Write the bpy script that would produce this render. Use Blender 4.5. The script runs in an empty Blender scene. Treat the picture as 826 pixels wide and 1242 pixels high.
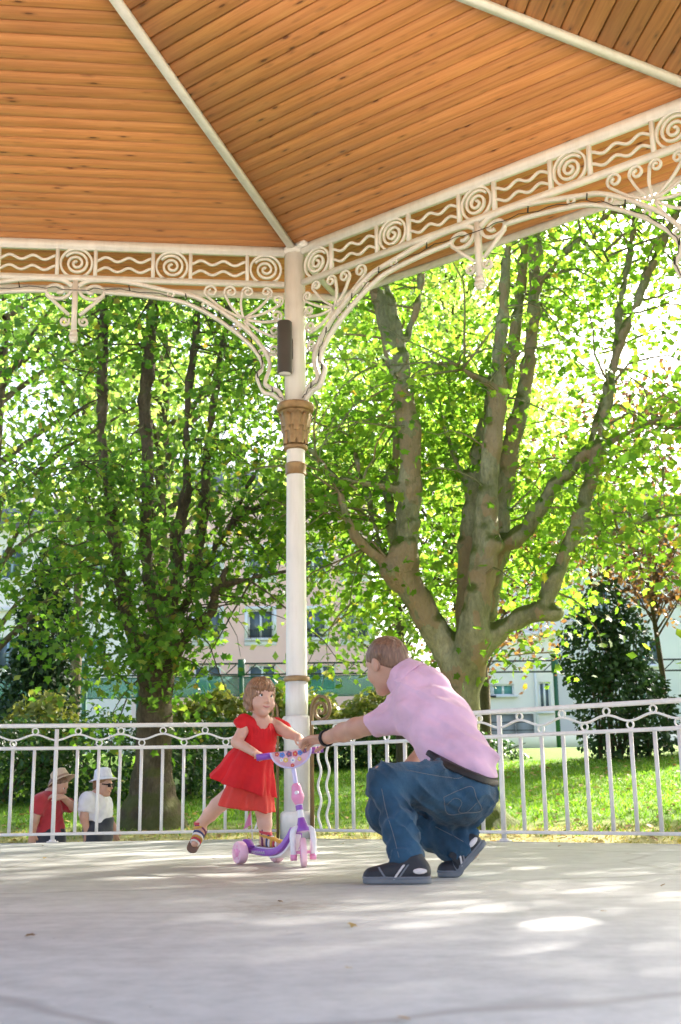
import bpy, math, random
import numpy as np
from math import sin, cos, pi, radians, atan2, sqrt, tan
from mathutils import Vector, Matrix

rng = np.random.default_rng(11); random.seed(11)
sc = bpy.context.scene
col = sc.collection

# ------------------------------------------------------------------ camera
cd = bpy.data.cameras.new('camera'); cam = bpy.data.objects.new('camera', cd); col.objects.link(cam)
_r = Vector((0.99942432, 0.03124098, -0.01322991)); _u = Vector((0.0201156, -0.23164134, 0.97259326)); _f = Vector((-0.02732018, 0.97229949, 0.23213642))
cam.matrix_world = Matrix(((_r.x, _u.x, -_f.x, .66563), (_r.y, _u.y, -_f.y, -9.94641), (_r.z, _u.z, -_f.z, .34029), (0, 0, 0, 1)))
cd.sensor_fit = 'VERTICAL'; cd.sensor_height = 36; cd.sensor_width = 24; cd.lens = 41.604
cd.clip_start = .05; cd.clip_end = 1000
cd.dof.use_dof = True; cd.dof.focus_distance = 7.2; cd.dof.aperture_fstop = 5.0
sc.camera = cam
# ------------------------------------------------------------------ sky and sun
SUN_EL, SUN_AZ = radians(35), radians(39)          # azimuth clockwise from +Y
w = bpy.data.worlds.new('World'); sc.world = w; w.use_nodes = True
nt = w.node_tree; nt.nodes.clear()
sky = nt.nodes.new('ShaderNodeTexSky'); sky.sky_type = 'NISHITA'; sky.sun_disc = False
sky.sun_elevation = SUN_EL; sky.sun_rotation = SUN_AZ; sky.dust_density = 4.0; sky.air_density = .8; sky.ozone_density = .6
bg = nt.nodes.new('ShaderNodeBackground'); bg.inputs[1].default_value = .14
wo = nt.nodes.new('ShaderNodeOutputWorld')
nt.links.new(sky.outputs[0], bg.inputs[0]); nt.links.new(bg.outputs[0], wo.inputs[0])
sd = bpy.data.lights.new('sun', 'SUN'); sd.energy = 4.6; sd.angle = radians(.7); sd.color = (1, .94, .85)
sun = bpy.data.objects.new('sun', sd); col.objects.link(sun)
_d = Vector((sin(SUN_AZ)*cos(SUN_EL), cos(SUN_AZ)*cos(SUN_EL), sin(SUN_EL)))
sun.rotation_euler = (-_d).to_track_quat('-Z', 'Y').to_euler(); sun.location = (20, 20, 30)
sc.view_settings.view_transform = 'Standard'; sc.view_settings.look = 'None'
sc.view_settings.gamma = 1; sc.view_settings.use_curve_mapping = False
sc.view_settings.exposure = 2.24
sc.render.engine = 'CYCLES'
sc.cycles.use_denoising = True
sc.cycles.max_bounces = 8; sc.cycles.diffuse_bounces = 5; sc.cycles.transparent_max_bounces = 8
sc.cycles.sample_clamp_indirect = 6

# ------------------------------------------------------------------ materials
def nodes(name):
    m = bpy.data.materials.new(name); m.use_nodes = True
    t = m.node_tree; b = t.nodes['Principled BSDF']
    return m, t, b
def N(t, kind, **kw):
    n = t.nodes.new(kind)
    for k, v in kw.items():
        if k == 'op': n.operation = v
        elif hasattr(n, k) and k not in ('inputs',): setattr(n, k, v)
    return n
def ramp(t, fac, cols):
    n = t.nodes.new('ShaderNodeValToRGB'); cr = n.color_ramp
    while len(cr.elements) < len(cols): cr.elements.new(.5)
    for e, (p, c) in zip(cr.elements, cols): e.position = p; e.color = (*c, 1)
    t.links.new(fac, n.inputs[0]); return n
def coords(t, stretch=(1, 1, 1), space='Object', rnd=False):
    tc = t.nodes.new('ShaderNodeTexCoord'); mp = t.nodes.new('ShaderNodeMapping')
    mp.inputs['Scale'].default_value = stretch
    t.links.new(tc.outputs[space], mp.inputs[0])
    if rnd:
        oi = t.nodes.new('ShaderNodeObjectInfo'); mu = N(t, 'ShaderNodeMath', op='MULTIPLY'); mu.inputs[1].default_value = 37
        t.links.new(oi.outputs['Random'], mu.inputs[0]); t.links.new(mu.outputs[0], mp.inputs['Location'])
    return mp.outputs[0]
def noise(t, vec, scale, detail=4, rough=.55):
    n = t.nodes.new('ShaderNodeTexNoise'); n.inputs['Scale'].default_value = scale
    n.inputs['Detail'].default_value = detail; n.inputs['Roughness'].default_value = rough
    t.links.new(vec, n.inputs['Vector']); return n
def bump(t, b, h, strength, dist=.01):
    n = t.nodes.new('ShaderNodeBump'); n.inputs['Strength'].default_value = strength; n.inputs['Distance'].default_value = dist
    t.links.new(h, n.inputs['Height']); t.links.new(n.outputs[0], b.inputs['Normal'])
def mix(t, fac, a, b_, blend='MIX'):
    n = t.nodes.new('ShaderNodeMix'); n.data_type = 'RGBA'; n.blend_type = blend
    if hasattr(fac, 'links') or hasattr(fac, 'is_linked'): t.links.new(fac, n.inputs[0])
    else: n.inputs[0].default_value = fac
    for s, i in ((a, 6), (b_, 7)):
        if isinstance(s, tuple): n.inputs[i].default_value = (*s, 1)
        else: t.links.new(s, n.inputs[i])
    return n.outputs[2]
def M(name, cols, scale=6, rough=.6, bmp=0, bscale=None, stretch=(1, 1, 1), detail=4, metallic=0, rnd=False, bdist=.01, spec=.5, space='Object', rr=.1):
    m, t, b = nodes(name)
    v = coords(t, stretch, space, rnd); n = noise(t, v, scale, detail)
    if not isinstance(cols, list): cols = [(.3, tuple(x*.88 for x in cols)), (.7, tuple(min(1, x*1.08) for x in cols))]
    r = ramp(t, n.outputs[0], cols); t.links.new(r.outputs[0], b.inputs['Base Color'])
    mr = t.nodes.new('ShaderNodeMapRange'); mr.inputs[3].default_value = rough-rr; mr.inputs[4].default_value = min(1, rough+rr)
    t.links.new(n.outputs[0], mr.inputs[0]); t.links.new(mr.outputs[0], b.inputs['Roughness'])
    b.inputs['Metallic'].default_value = metallic; b.inputs['Specular IOR Level'].default_value = spec
    if bmp:
        n2 = noise(t, v, bscale or scale*4, 5); bump(t, b, n2.outputs[0], bmp, bdist)
    return m
def wood_mat():
    m, t, b = nodes('pine_board')
    v = coords(t, (1.2, 22, 22), 'Object', True)
    n = noise(t, v, 1.6, 5, .6)
    r = ramp(t, n.outputs[0], [(.25, (.47, .180, .058)), (.5, (.63, .262, .088)), (.75, (.73, .34, .125))])
    # every board its own tone
    oi = t.nodes.new('ShaderNodeObjectInfo')
    hs = t.nodes.new('ShaderNodeHueSaturation')
    mr = t.nodes.new('ShaderNodeMapRange'); mr.inputs[3].default_value = .86; mr.inputs[4].default_value = 1.1
    t.links.new(oi.outputs['Random'], mr.inputs[0]); t.links.new(mr.outputs[0], hs.inputs['Value'])
    t.links.new(r.outputs[0], hs.inputs['Color'])
    # knots
    v2 = coords(t, (4.6, 14, 14), 'Object', True)
    vo = t.nodes.new('ShaderNodeTexVoronoi'); vo.inputs['Scale'].default_value = 1.0; vo.inputs['Randomness'].default_value = 1
    nd = noise(t, v2, 3, 2); mxv = mix(t, .12, v2, nd.outputs['Color'])
    t.links.new(mxv, vo.inputs['Vector'])
    kr = ramp(t, vo.outputs['Distance'], [(.0, (1, 1, 1)), (.085, (1, 1, 1)), (.125, (.4, .4, .4)), (.27, (0, 0, 0))])
    sep = t.nodes.new('ShaderNodeSeparateColor'); t.links.new(vo.outputs['Color'], sep.inputs[0])
    gt = N(t, 'ShaderNodeMath', op='GREATER_THAN'); gt.inputs[1].default_value = .25; t.links.new(sep.outputs[0], gt.inputs[0])
    kk = N(t, 'ShaderNodeMath', op='MULTIPLY'); t.links.new(kr.outputs[0], kk.inputs[0]); t.links.new(gt.outputs[0], kk.inputs[1])
    k2 = N(t, 'ShaderNodeMath', op='MULTIPLY'); k2.inputs[1].default_value = .95; t.links.new(kk.outputs[0], k2.inputs[0])
    c = mix(t, k2.outputs[0], hs.outputs[0], (.13, .04, .012))
    t.links.new(c, b.inputs['Base Color']); b.inputs['Roughness'].default_value = .42
    bump(t, b, n.outputs[0], .15, .004)
    return m
def leaf_mat(name, cols, trans, tw=.5, rough=.45):
    m, t, b = nodes(name)
    g = t.nodes.new('ShaderNodeNewGeometry')
    r = ramp(t, g.outputs['Random Per Island'], cols)
    t.links.new(r.outputs[0], b.inputs['Base Color']); b.inputs['Roughness'].default_value = rough
    b.inputs['Specular IOR Level'].default_value = .35
    tl = t.nodes.new('ShaderNodeBsdfTranslucent')
    tc = mix(t, 1.0, r.outputs[0], trans, 'MULTIPLY'); t.links.new(tc, tl.inputs[0])
    ms = t.nodes.new('ShaderNodeMixShader'); ms.inputs[0].default_value = tw
    t.links.new(b.outputs[0], ms.inputs[1]); t.links.new(tl.outputs[0], ms.inputs[2])
    t.links.new(ms.outputs[0], t.nodes['Material Output'].inputs[0])
    return m
def bark_mat(name, cols, moss=0, scale=2.2, patch=None):
    m, t, b = nodes(name)
    v = coords(t, (1, 1, .45)); n = noise(t, v, scale*2, 6, .65)
    r = ramp(t, n.outputs[0], cols); c = r.outputs[0]
    n2 = noise(t, v, scale*14, 5, .7)
    c = mix(t, .55, c, ramp(t, n2.outputs[0], [(.3, (.45, .45, .45)), (.65, (1.25, 1.2, 1.1))]).outputs[0], 'MULTIPLY')
    if patch:
        v3 = coords(t, (1, 1, .6)); vo = t.nodes.new('ShaderNodeTexVoronoi'); vo.inputs['Scale'].default_value = 5
        n3 = noise(t, v3, 4, 3); t.links.new(mix(t, .35, v3, n3.outputs['Color']), vo.inputs['Vector'])
        sp = t.nodes.new('ShaderNodeSeparateColor'); t.links.new(vo.outputs['Color'], sp.inputs[0])
        pr = ramp(t, sp.outputs[0], [(.62, (0, 0, 0)), (.66, (1, 1, 1))])
        f2 = N(t, 'ShaderNodeMath', op='MULTIPLY'); f2.inputs[1].default_value = .7; t.links.new(pr.outputs[0], f2.inputs[0])
        c = mix(t, f2.outputs[0], c, patch)
    if moss:
        g = t.nodes.new('ShaderNodeNewGeometry'); sp = t.nodes.new('ShaderNodeSeparateXYZ'); t.links.new(g.outputs['Normal'], sp.inputs[0])
        n4 = noise(t, coords(t), 5, 4)
        ad = N(t, 'ShaderNodeMath', op='MULTIPLY_ADD'); ad.inputs[1].default_value = .9; t.links.new(n4.outputs[0], ad.inputs[0]); t.links.new(sp.outputs[2], ad.inputs[2])
        mr = ramp(t, ad.outputs[0], [(.60, (0, 0, 0)), (.86, (moss, moss, moss))])
        c = mix(t, mr.outputs[0], c, (.10, .125, .02))
    t.links.new(c, b.inputs['Base Color']); b.inputs['Roughness'].default_value = .9; b.inputs['Specular IOR Level'].default_value = .2
    n5 = noise(t, coords(t, (1, 1, .25)), scale*5, 6, .7); sm = N(t, 'ShaderNodeMath', op='ADD'); t.links.new(n2.outputs[0], sm.inputs[0]); t.links.new(n5.outputs[0], sm.inputs[1])
    bump(t, b, sm.outputs[0], 1.0, .06)
    return m

WHITE = M('white_paint', [(.3, (.75, .735, .705)), (.55, (.83, .815, .785)), (.75, (.86, .845, .815))], 3.5, .42, .12, 60)
WHITE2 = M('white_paint_column', [(.2, (.60, .575, .54)), (.45, (.78, .76, .73)), (.75, (.83, .81, .78))], 2.2, .42, .1, 40)
def chips(m, amt):
    t = m.node_tree; b = t.nodes['Principled BSDF']; src = b.inputs['Base Color'].links[0].from_socket
    v = coords(t); n = noise(t, v, 26, 5, .75); r = ramp(t, n.outputs[0], [(.70-amt, (0, 0, 0)), (.735-amt, (.75, .75, .75))])
    n2 = noise(t, coords(t, (6, 6, .8)), 2.5, 5, .7); d = mix(t, .5, src, ramp(t, n2.outputs[0], [(.33, (.84, .82, .78)), (.55, (1, 1, 1))]).outputs[0], 'MULTIPLY')
    t.links.new(mix(t, r.outputs[0], d, (.30, .24, .17)), b.inputs['Base Color'])
chips(WHITE2, .0); chips(WHITE, -.01)
GOLD = M('gold_paint', [(.3, (.19, .115, .045)), (.6, (.34, .215, .095)), (.8, (.42, .28, .13))], 9, .42, .2, 40, metallic=.25)
GOLDP = M('gold_paint_post', [(.3, (.17, .105, .045)), (.7, (.29, .19, .09))], 9, .45, .1, 40, metallic=.2)
WOOD = wood_mat()
ZINC = M('zinc', (.35, .36, .37), 4, .5, metallic=.6)
DARKMET = M('dark_grey_metal', (.075, .068, .062), 5, .45, metallic=.3)
LENS = M('lamp_glass', (.75, .75, .72), 5, .2)
BLACK = M('black_cable', (.012, .012, .012), 9, .5)

# ------------------------------------------------------------------ mesh helpers
def mesh_np(name, V, F, mat, smooth=False):
    """V (n,3) array; F list of polygons or (m,k) int array"""
    me = bpy.data.meshes.new(name)
    V = np.asarray(V, np.float32)
    if isinstance(F, np.ndarray):
        m, k = F.shape; li = F.ravel().astype(np.int32); ls = np.arange(0, m*k, k, dtype=np.int32)
    else:
        li = np.array([i for f in F for i in f], np.int32)
        ln = np.array([len(f) for f in F]); ls = np.concatenate([[0], np.cumsum(ln)[:-1]]).astype(np.int32); m = len(F)
    me.vertices.add(len(V)); me.vertices.foreach_set('co', V.ravel())
    me.loops.add(len(li)); me.loops.foreach_set('vertex_index', li)
    me.polygons.add(m); me.polygons.foreach_set('loop_start', ls)
    if smooth: me.polygons.foreach_set('use_smooth', np.ones(m, bool))
    me.materials.append(mat)
    me.update(calc_edges=True)
    return me
def obj(name, me, parent=None, loc=(0, 0, 0), rz=0, kind=None, label=None):
    o = bpy.data.objects.new(name, me); col.objects.link(o)
    o.location = loc; o.rotation_euler = (0, 0, rz)
    if parent: o.parent = parent
    if kind: o['kind'] = kind
    if label: o['label'] = label
    return o
def tag(o, label, cat, group=None, kind=None):
    o['label'] = label; o['category'] = cat
    if group: o['group'] = group
    if kind: o['kind'] = kind
    return o
def thing(name, label, cat, loc=(0, 0, 0), rz=0, group=None):
    return tag(obj(name, None, None, loc, rz), label, cat, group)
def unit(v): v = np.asarray(v, float); return v/np.linalg.norm(v)
class MB:
    def __init__(s): s.v = []; s.f = []
    def add(s, V, F):
        k = len(s.v); s.v += [tuple(p) for p in V]; s.f += [tuple(i+k for i in f) for f in F]; return s
    def box(s, c, d, R=None):
        V = []
        for z in (-.5, .5):
            for y in (-.5, .5):
                for x in (-.5, .5):
                    p = np.array([x*d[0], y*d[1], z*d[2]]); V.append((R@p if R is not None else p)+np.array(c))
        return s.add(V, [(0, 2, 3, 1), (4, 5, 7, 6), (0, 1, 5, 4), (2, 6, 7, 3), (0, 4, 6, 2), (1, 3, 7, 5)])
    def beam(s, a, b, wd, h, up=(0, 0, 1)):
        a = np.array(a, float); b = np.array(b, float); x = b-a; L = np.linalg.norm(x); x /= L
        y = np.cross(up, x); y /= np.linalg.norm(y); z = np.cross(x, y)
        return s.box((a+b)/2, (L, wd, h), np.array([x, y, z]).T)
    def tube(s, P, r, n=8, cap=True):
        P = [np.array(p, float) for p in P]; m = len(P)
        if not hasattr(r, '__len__'): r = [r]*m
        t0 = P[1]-P[0]; ref = np.array([0, 0, 1.]) if abs(unit(t0)[2]) < .9 else np.array([1., 0, 0])
        a = unit(np.cross(t0, ref)); V = []
        for i in range(m):
            t = unit(P[min(i+1, m-1)]-P[max(i-1, 0)])
            a = unit(a-t*(a@t)); b = np.cross(t, a)
            for k in range(n): th = 2*pi*k/n; V.append(P[i]+r[i]*(cos(th)*a+sin(th)*b))
        F = [(i*n+k, i*n+(k+1) % n, (i+1)*n+(k+1) % n, (i+1)*n+k) for i in range(m-1) for k in range(n)]
        if cap: F += [tuple(range(n))[::-1], tuple((m-1)*n+k for k in range(n))]
        return s.add(V, F)
    def ribbon(s, P, t, d, closed=False, y=0):
        """flat bar: path in the XZ plane, t thick in the plane, d deep along Y"""
        P = [np.array(p, float) for p in P]; m = len(P); V = []
        for i in range(m):
            if closed: a, b = P[i-1], P[(i+1) % m]
            else: a, b = P[max(i-1, 0)], P[min(i+1, m-1)]
            tg = unit(b-a); n = np.array([-tg[1], tg[0]]); k = 1
            if 0 < i < m-1 or closed:
                e = unit(P[i]-P[i-1]); c_ = max(.5, abs(np.array([-e[1], e[0]])@n)); k = 1/c_
            for sg, yy in ((-1, -1), (1, -1), (1, 1), (-1, 1)):
                q = P[i]+n*sg*t/2*k; V.append((q[0], y+yy*d/2, q[1]))
        F = []
        for i in range(m if closed else m-1):
            j = (i+1) % m
            for q in range(4): F.append((i*4+q, j*4+q, j*4+(q+1) % 4, i*4+(q+1) % 4))
        if not closed: F += [(0, 1, 2, 3), tuple((m-1)*4+q for q in (3, 2, 1, 0))]
        return s.add(V, F)
    def lathe(s, prof, n=24, ph=0, cap=True, c=(0, 0)):
        V = [(c[0]+r*cos(ph+2*pi*k/n), c[1]+r*sin(ph+2*pi*k/n), z) for r, z in prof for k in range(n)]
        m = len(prof)
        F = [(i*n+k, i*n+(k+1) % n, (i+1)*n+(k+1) % n, (i+1)*n+k) for i in range(m-1) for k in range(n)]
        if cap: F += [tuple(range(n))[::-1], tuple((m-1)*n+k for k in range(n))]
        return s.add(V, F)
    def mesh(s, name, mat, smooth=False): return mesh_np(name, np.array(s.v), s.f, mat, smooth)
    def obj(s, name, mat, parent=None, loc=(0, 0, 0), rz=0, smooth=False, **kw):
        return obj(name, s.mesh(name, mat, smooth), parent, loc, rz, **kw)
def smooth_path(P, n=4):
    """Catmull-Rom through the points"""
    P = [np.array(p, float) for p in P]; Q = [2*P[0]-P[1]]+P+[2*P[-1]-P[-2]]; out = []
    for i in range(1, len(Q)-2):
        for k in range(n):
            t = k/n; a, b, c, d = Q[i-1:i+3]
            out.append(.5*((2*b)+(c-a)*t+(2*a-5*b+4*c-d)*t*t+(3*b-a-3*c+d)*t**3))
    out.append(P[-1]); return out

# ------------------------------------------------------------------ implicit surfaces for bodies, clothes and trunks
class SDF:
    def __init__(s, lo, hi, h):
        s.lo = np.array(lo, float); s.h = h; s.n = np.ceil((np.array(hi)-s.lo)/h).astype(int)+1
        s.v = np.full(s.n, .25, np.float32)
        s.ax = [(s.lo[i]+h*np.arange(s.n[i])).astype(np.float32) for i in range(3)]
    def win(s, lo, hi):
        a = np.maximum(0, np.floor((np.array(lo)-s.lo)/s.h).astype(int)); b = np.minimum(s.n, np.ceil((np.array(hi)-s.lo)/s.h).astype(int)+1)
        if (b <= a).any(): return None
        sl = tuple(slice(i, j) for i, j in zip(a, b))
        return sl, s.ax[0][sl[0]][:, None, None], s.ax[1][sl[1]][None, :, None], s.ax[2][sl[2]][None, None, :]
    def put(s, sl, d, k):
        v = s.v[sl]
        if k > 0:
            hh = np.maximum(k-np.abs(v-d), 0)/k; s.v[sl] = np.minimum(v, d)-hh*hh*k*.25
        else: s.v[sl] = np.minimum(v, d)
    def cone(s, a, b, ra, rb=None, k=.02, sq=None):
        """tapered capsule; sq=(axis, q): thinner by q along the axis"""
        rb = ra if rb is None else rb
        a = np.array(a, float); b = np.array(b, float); pad = max(ra, rb)+k+3*s.h
        w_ = s.win(np.minimum(a, b)-pad, np.maximum(a, b)+pad)
        if w_ is None: return s
        sl, X, Y, Z = w_; X = X-a[0]; Y = Y-a[1]; Z = Z-a[2]; e = b-a
        L2 = max(e@e, 1e-12)
        t = np.clip((X*e[0]+Y*e[1]+Z*e[2])/L2, 0, 1)
        dx, dy, dz = X-t*e[0], Y-t*e[1], Z-t*e[2]; d2 = dx*dx+dy*dy+dz*dz
        if sq is not None:
            ax = unit(sq[0]); q = sq[1]; c_ = dx*ax[0]+dy*ax[1]+dz*ax[2]; d2 = d2+(q*q-1)*c_*c_
        d = np.sqrt(d2)-(ra+(rb-ra)*t)
        if sq is not None: d = d/max(1, sq[1])**.5
        s.put(sl, d, k); return s
    def ell(s, c, r, R=None, k=.02):
        c = np.array(c, float); r = np.array(r, float); pad = r.max()+k+3*s.h
        w_ = s.win(c-pad, c+pad)
        if w_ is None: return s
        sl, X, Y, Z = w_; P = [X-c[0], Y-c[1], Z-c[2]]
        if R is not None: P = [P[0]*R[0][i]+P[1]*R[1][i]+P[2]*R[2][i] for i in range(3)]   # R columns = axes
        k0 = np.sqrt((P[0]/r[0])**2+(P[1]/r[1])**2+(P[2]/r[2])**2); k1 = np.sqrt((P[0]/r[0]**2)**2+(P[1]/r[1]**2)**2+(P[2]/r[2]**2)**2)+1e-9
        s.put(sl, k0*(k0-1)/k1, k); return s
    def grid(s): return s.ax[0][:, None, None], s.ax[1][None, :, None], s.ax[2][None, None, :]
    def cut(s, n, p):
        """keep the side where (x-p).n < 0"""
        n = unit(n); X, Y, Z = s.grid(); s.v = np.maximum(s.v, (X-p[0])*n[0]+(Y-p[1])*n[1]+(Z-p[2])*n[2]).astype(np.float32); return s
    def side(s, n, p):
        n = unit(n); X, Y, Z = s.grid(); return ((X-p[0])*n[0]+(Y-p[1])*n[1]+(Z-p[2])*n[2]).astype(np.float32)
    def copy(s, off=0.0):
        o = SDF.__new__(SDF); o.lo, o.h, o.n, o.ax = s.lo, s.h, s.n, s.ax; o.v = s.v-off; return o
    def wob(s, amp, fr, seed=0):
        X, Y, Z = s.grid(); g = np.random.default_rng(seed)
        for _ in range(4):
            q = g.normal(size=3)*fr; s.v = (s.v+amp/2*np.sin(X*q[0]+Y*q[1]+Z*q[2]+g.uniform(0, 6))).astype(np.float32)
        return s
    def mesh(s, name, mat, org=(0, 0, 0), smooth=True, warp=None):
        v = s.v; n = s.n; ins = v < 0
        ins[0] = ins[-1] = False; ins[:, 0] = ins[:, -1] = False; ins[:, :, 0] = ins[:, :, -1] = False
        c8 = np.zeros(n-1, np.uint8)
        for i in (0, 1):
            for j in (0, 1):
                for k in (0, 1): c8 += ins[i:n[0]-1+i, j:n[1]-1+j, k:n[2]-1+k]
        act = np.argwhere((c8 > 0) & (c8 < 8)); idx = np.full(n-1, -1, np.int32); idx[tuple(act.T)] = np.arange(len(act))
        cor = [(i, j, k) for i in (0, 1) for j in (0, 1) for k in (0, 1)]
        cv = np.stack([v[act[:, 0]+i, act[:, 1]+j, act[:, 2]+k] for i, j, k in cor], 1); ci = cv < 0
        acc = np.zeros((len(act), 3)); cnt = np.zeros(len(act))
        for a in range(8):
            for b in range(a+1, 8):
                if sum(x != y for x, y in zip(cor[a], cor[b])) != 1: continue
                x = ci[:, a] != ci[:, b]; t = np.where(x, cv[:, a]/(cv[:, a]-cv[:, b]+1e-20), 0); t = np.clip(t, 0, 1)
                acc += np.where(x[:, None], np.array(cor[a])+t[:, None]*(np.array(cor[b])-np.array(cor[a])), 0); cnt += x
        V = s.lo+s.h*(act+acc/np.maximum(cnt, 1)[:, None])
        Q = []
        for ax in range(3):
            sa = [slice(1, m-1) for m in n]; sb = list(sa); sa[ax] = slice(0, n[ax]-1); sb[ax] = slice(1, n[ax])
            A = ins[tuple(sa)]; B = ins[tuple(sb)]; e = np.argwhere(A != B)
            if not len(e): continue
            off = np.array([1, 1, 1]); off[ax] = 0; e2 = e+off; fl = A[tuple(e.T)]
            u, w2 = [(1, 2), (2, 0), (0, 1)][ax]
            du = np.zeros(3, int); du[u] = 1; dw = np.zeros(3, int); dw[w2] = 1
            q = np.stack([idx[tuple((e2-du-dw).T)], idx[tuple((e2-dw).T)], idx[tuple(e2.T)], idx[tuple((e2-du).T)]], 1)
            q[~fl] = q[~fl][:, ::-1]; Q.append(q)
        F = np.concatenate(Q)
        # two light Laplacian passes against grid stepping
        for lam in (.45, .45):
            S = np.zeros_like(V); C_ = np.zeros(len(V))
            for a, b in ((0, 1), (1, 2), (2, 3), (3, 0)):
                np.add.at(S, F[:, a], V[F[:, b]]); np.add.at(C_, F[:, a], 1)
                np.add.at(S, F[:, b], V[F[:, a]]); np.add.at(C_, F[:, b], 1)
            V = V+lam*(S/np.maximum(C_, 1)[:, None]-V)
        if warp: V = warp(V)
        return mesh_np(name, V-np.array(org), F, mat, smooth)

# ================================================================== THE BANDSTAND
K = .87                                            # drawing units to metres
CEN = np.array([-1.2885, -4.932]); APO = 4.7100; CIR = 5.0979; Z0 = 5.967*K; SLOPE = .0278
S = 4.48477*K; HALF = S/2; E_ = .969*K; DEL = .1962*K
ANG_R = atan2(-.604, .797); ANG_L = atan2(-.137, -.9906)
CORN = [CEN+CIR*np.array([cos(radians(75.36+45*k)), sin(radians(75.36+45*k))]) for k in range(8)]

# floor slab: octagon with a coping course round the edge
FLOOR = None
def floor_mat():
    m, t, b = nodes('painted_concrete')
    v = coords(t); n = noise(t, v, .55, 6, .6); n2 = noise(t, v, 9, 6, .7); n3 = noise(t, coords(t, (1, 1.5, 1)), 2.3, 4)
    c = ramp(t, n.outputs[0], [(.3, (.375, .375, .354)), (.5, (.435, .434, .411)), (.7, (.485, .483, .458))]).outputs[0]
    c = mix(t, .7, c, ramp(t, n2.outputs[0], [(.3, (.72, .72, .72)), (.6, (1.06, 1.06, 1.06))]).outputs[0], 'MULTIPLY')
    st = ramp(t, n3.outputs[0], [(.66, (0, 0, 0)), (.78, (.5, .5, .5))]); c = mix(t, st.outputs[0], c, (.27, .25, .215))
    sp = t.nodes.new('ShaderNodeTexVoronoi'); sp.inputs['Scale'].default_value = 7; t.links.new(v, sp.inputs['Vector'])
    sr = ramp(t, sp.outputs['Distance'], [(.018, (.75, .75, .75)), (.03, (0, 0, 0))]); c = mix(t, sr.outputs[0], c, (.16, .15, .13))
    ld = noise(t, coords(t, (1, 1, 1)), .9, 2); mv = mix(t, .5, v, ld.outputs['Color'])
    cr = t.nodes.new('ShaderNodeTexVoronoi'); cr.feature = 'DISTANCE_TO_EDGE'; cr.inputs['Scale'].default_value = .55; t.links.new(mv, cr.inputs['Vector'])
    ck = ramp(t, cr.outputs['Distance'], [(.002, (.8, .8, .8)), (.007, (0, 0, 0))]); c = mix(t, ck.outputs[0], c, (.28, .27, .25))
    # scuffed brown stain near the middle and a faint construction joint
    ds = N(t, 'ShaderNodeVectorMath', op='DISTANCE'); ds.inputs[1].default_value = (.36, -6.05, 0)
    sq = coords(t, (1, .8, 1)); t.links.new(sq, ds.inputs[0]); ds.inputs[1].default_value = (.36, -4.84, 0)
    n6 = noise(t, v, 16, 6, .75); sa = N(t, 'ShaderNodeMath', op='MULTIPLY_ADD'); sa.inputs[1].default_value = .9; t.links.new(n6.outputs[0], sa.inputs[0]); t.links.new(ds.outputs['Value'], sa.inputs[2])
    sb = ramp(t, sa.outputs[0], [(.42, (.75, .75, .75)), (.68, (0, 0, 0))]); c = mix(t, sb.outputs[0], c, (.24, .20, .155))
    sx = t.nodes.new('ShaderNodeSeparateXYZ'); t.links.new(v, sx.inputs[0]); jn = N(t, 'ShaderNodeMath', op='MULTIPLY_ADD'); jn.inputs[1].default_value = .05; t.links.new(sx.outputs[0], jn.inputs[0]); t.links.new(sx.outputs[1], jn.inputs[2])
    for y0 in (-6.2, -3.1):
        pj = N(t, 'ShaderNodeMath', op='ADD'); pj.inputs[1].default_value = -y0; t.links.new(jn.outputs[0], pj.inputs[0]); ab = N(t, 'ShaderNodeMath', op='ABSOLUTE'); t.links.new(pj.outputs[0], ab.inputs[0])
        jr = ramp(t, ab.outputs[0], [(.004, (.55, .55, .55)), (.014, (0, 0, 0))]); c = mix(t, jr.outputs[0], c, (.24, .235, .22))
    n7 = noise(t, coords(t, (.5, 3, 1)), 1.1, 5, .7); c = mix(t, .22, c, ramp(t, n7.outputs[0], [(.35, (.70, .70, .69)), (.62, (1.1, 1.1, 1.1))]).outputs[0], 'MULTIPLY')
    t.links.new(c, b.inputs['Base Color']); b.inputs['Roughness'].default_value = .5
    mr = t.nodes.new('ShaderNodeMapRange'); mr.inputs[3].default_value = .38; mr.inputs[4].default_value = .7
    t.links.new(n3.outputs[0], mr.inputs[0]); t.links.new(mr.outputs[0], b.inputs['Roughness'])
    bump(t, b, n2.outputs[0], .12, .006)
    return m
FLOORM = floor_mat(); COPE = M('coping_concrete', [(.3, (.36, .355, .34)), (.7, (.5, .49, .47))], 5, .75, .3, 40)
def octa(r): return [(CEN[0]+r*cos(radians(75.36+45*k)), CEN[1]+r*sin(radians(75.36+45*k))) for k in range(8)]
mb = MB(); a = octa(CIR-.135); mb.add([(x, y, 0) for x, y in a]+[(x, y, -.3) for x, y in a], [tuple(range(8))]+[(i, i+8, (i+1) % 8+8, (i+1) % 8) for i in range(8)])
fl = mb.obj('bandstand_floor', FLOORM); fl['kind'] = 'structure'; fl['label'] = 'pale grey painted concrete floor of the bandstand'
plinth = obj('plinth_wall', None); plinth['kind'] = 'structure'
for k in range(8):                                  # eight coping stones and the wall under them
    i0, i1, o0, o1 = octa(CIR-.125)[k], octa(CIR-.125)[(k+1) % 8], octa(CIR+.05)[k], octa(CIR+.05)[(k+1) % 8]
    q = [i0, o0, o1, i1]; MB().add([(x, y, -.002) for x, y in q]+[(x, y, -.14) for x, y in q], [(0, 1, 2, 3), (0, 4, 5, 1), (1, 5, 6, 2), (2, 6, 7, 3), (3, 7, 4, 0), (4, 7, 6, 5)]).obj('coping_stone', COPE, plinth)
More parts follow.
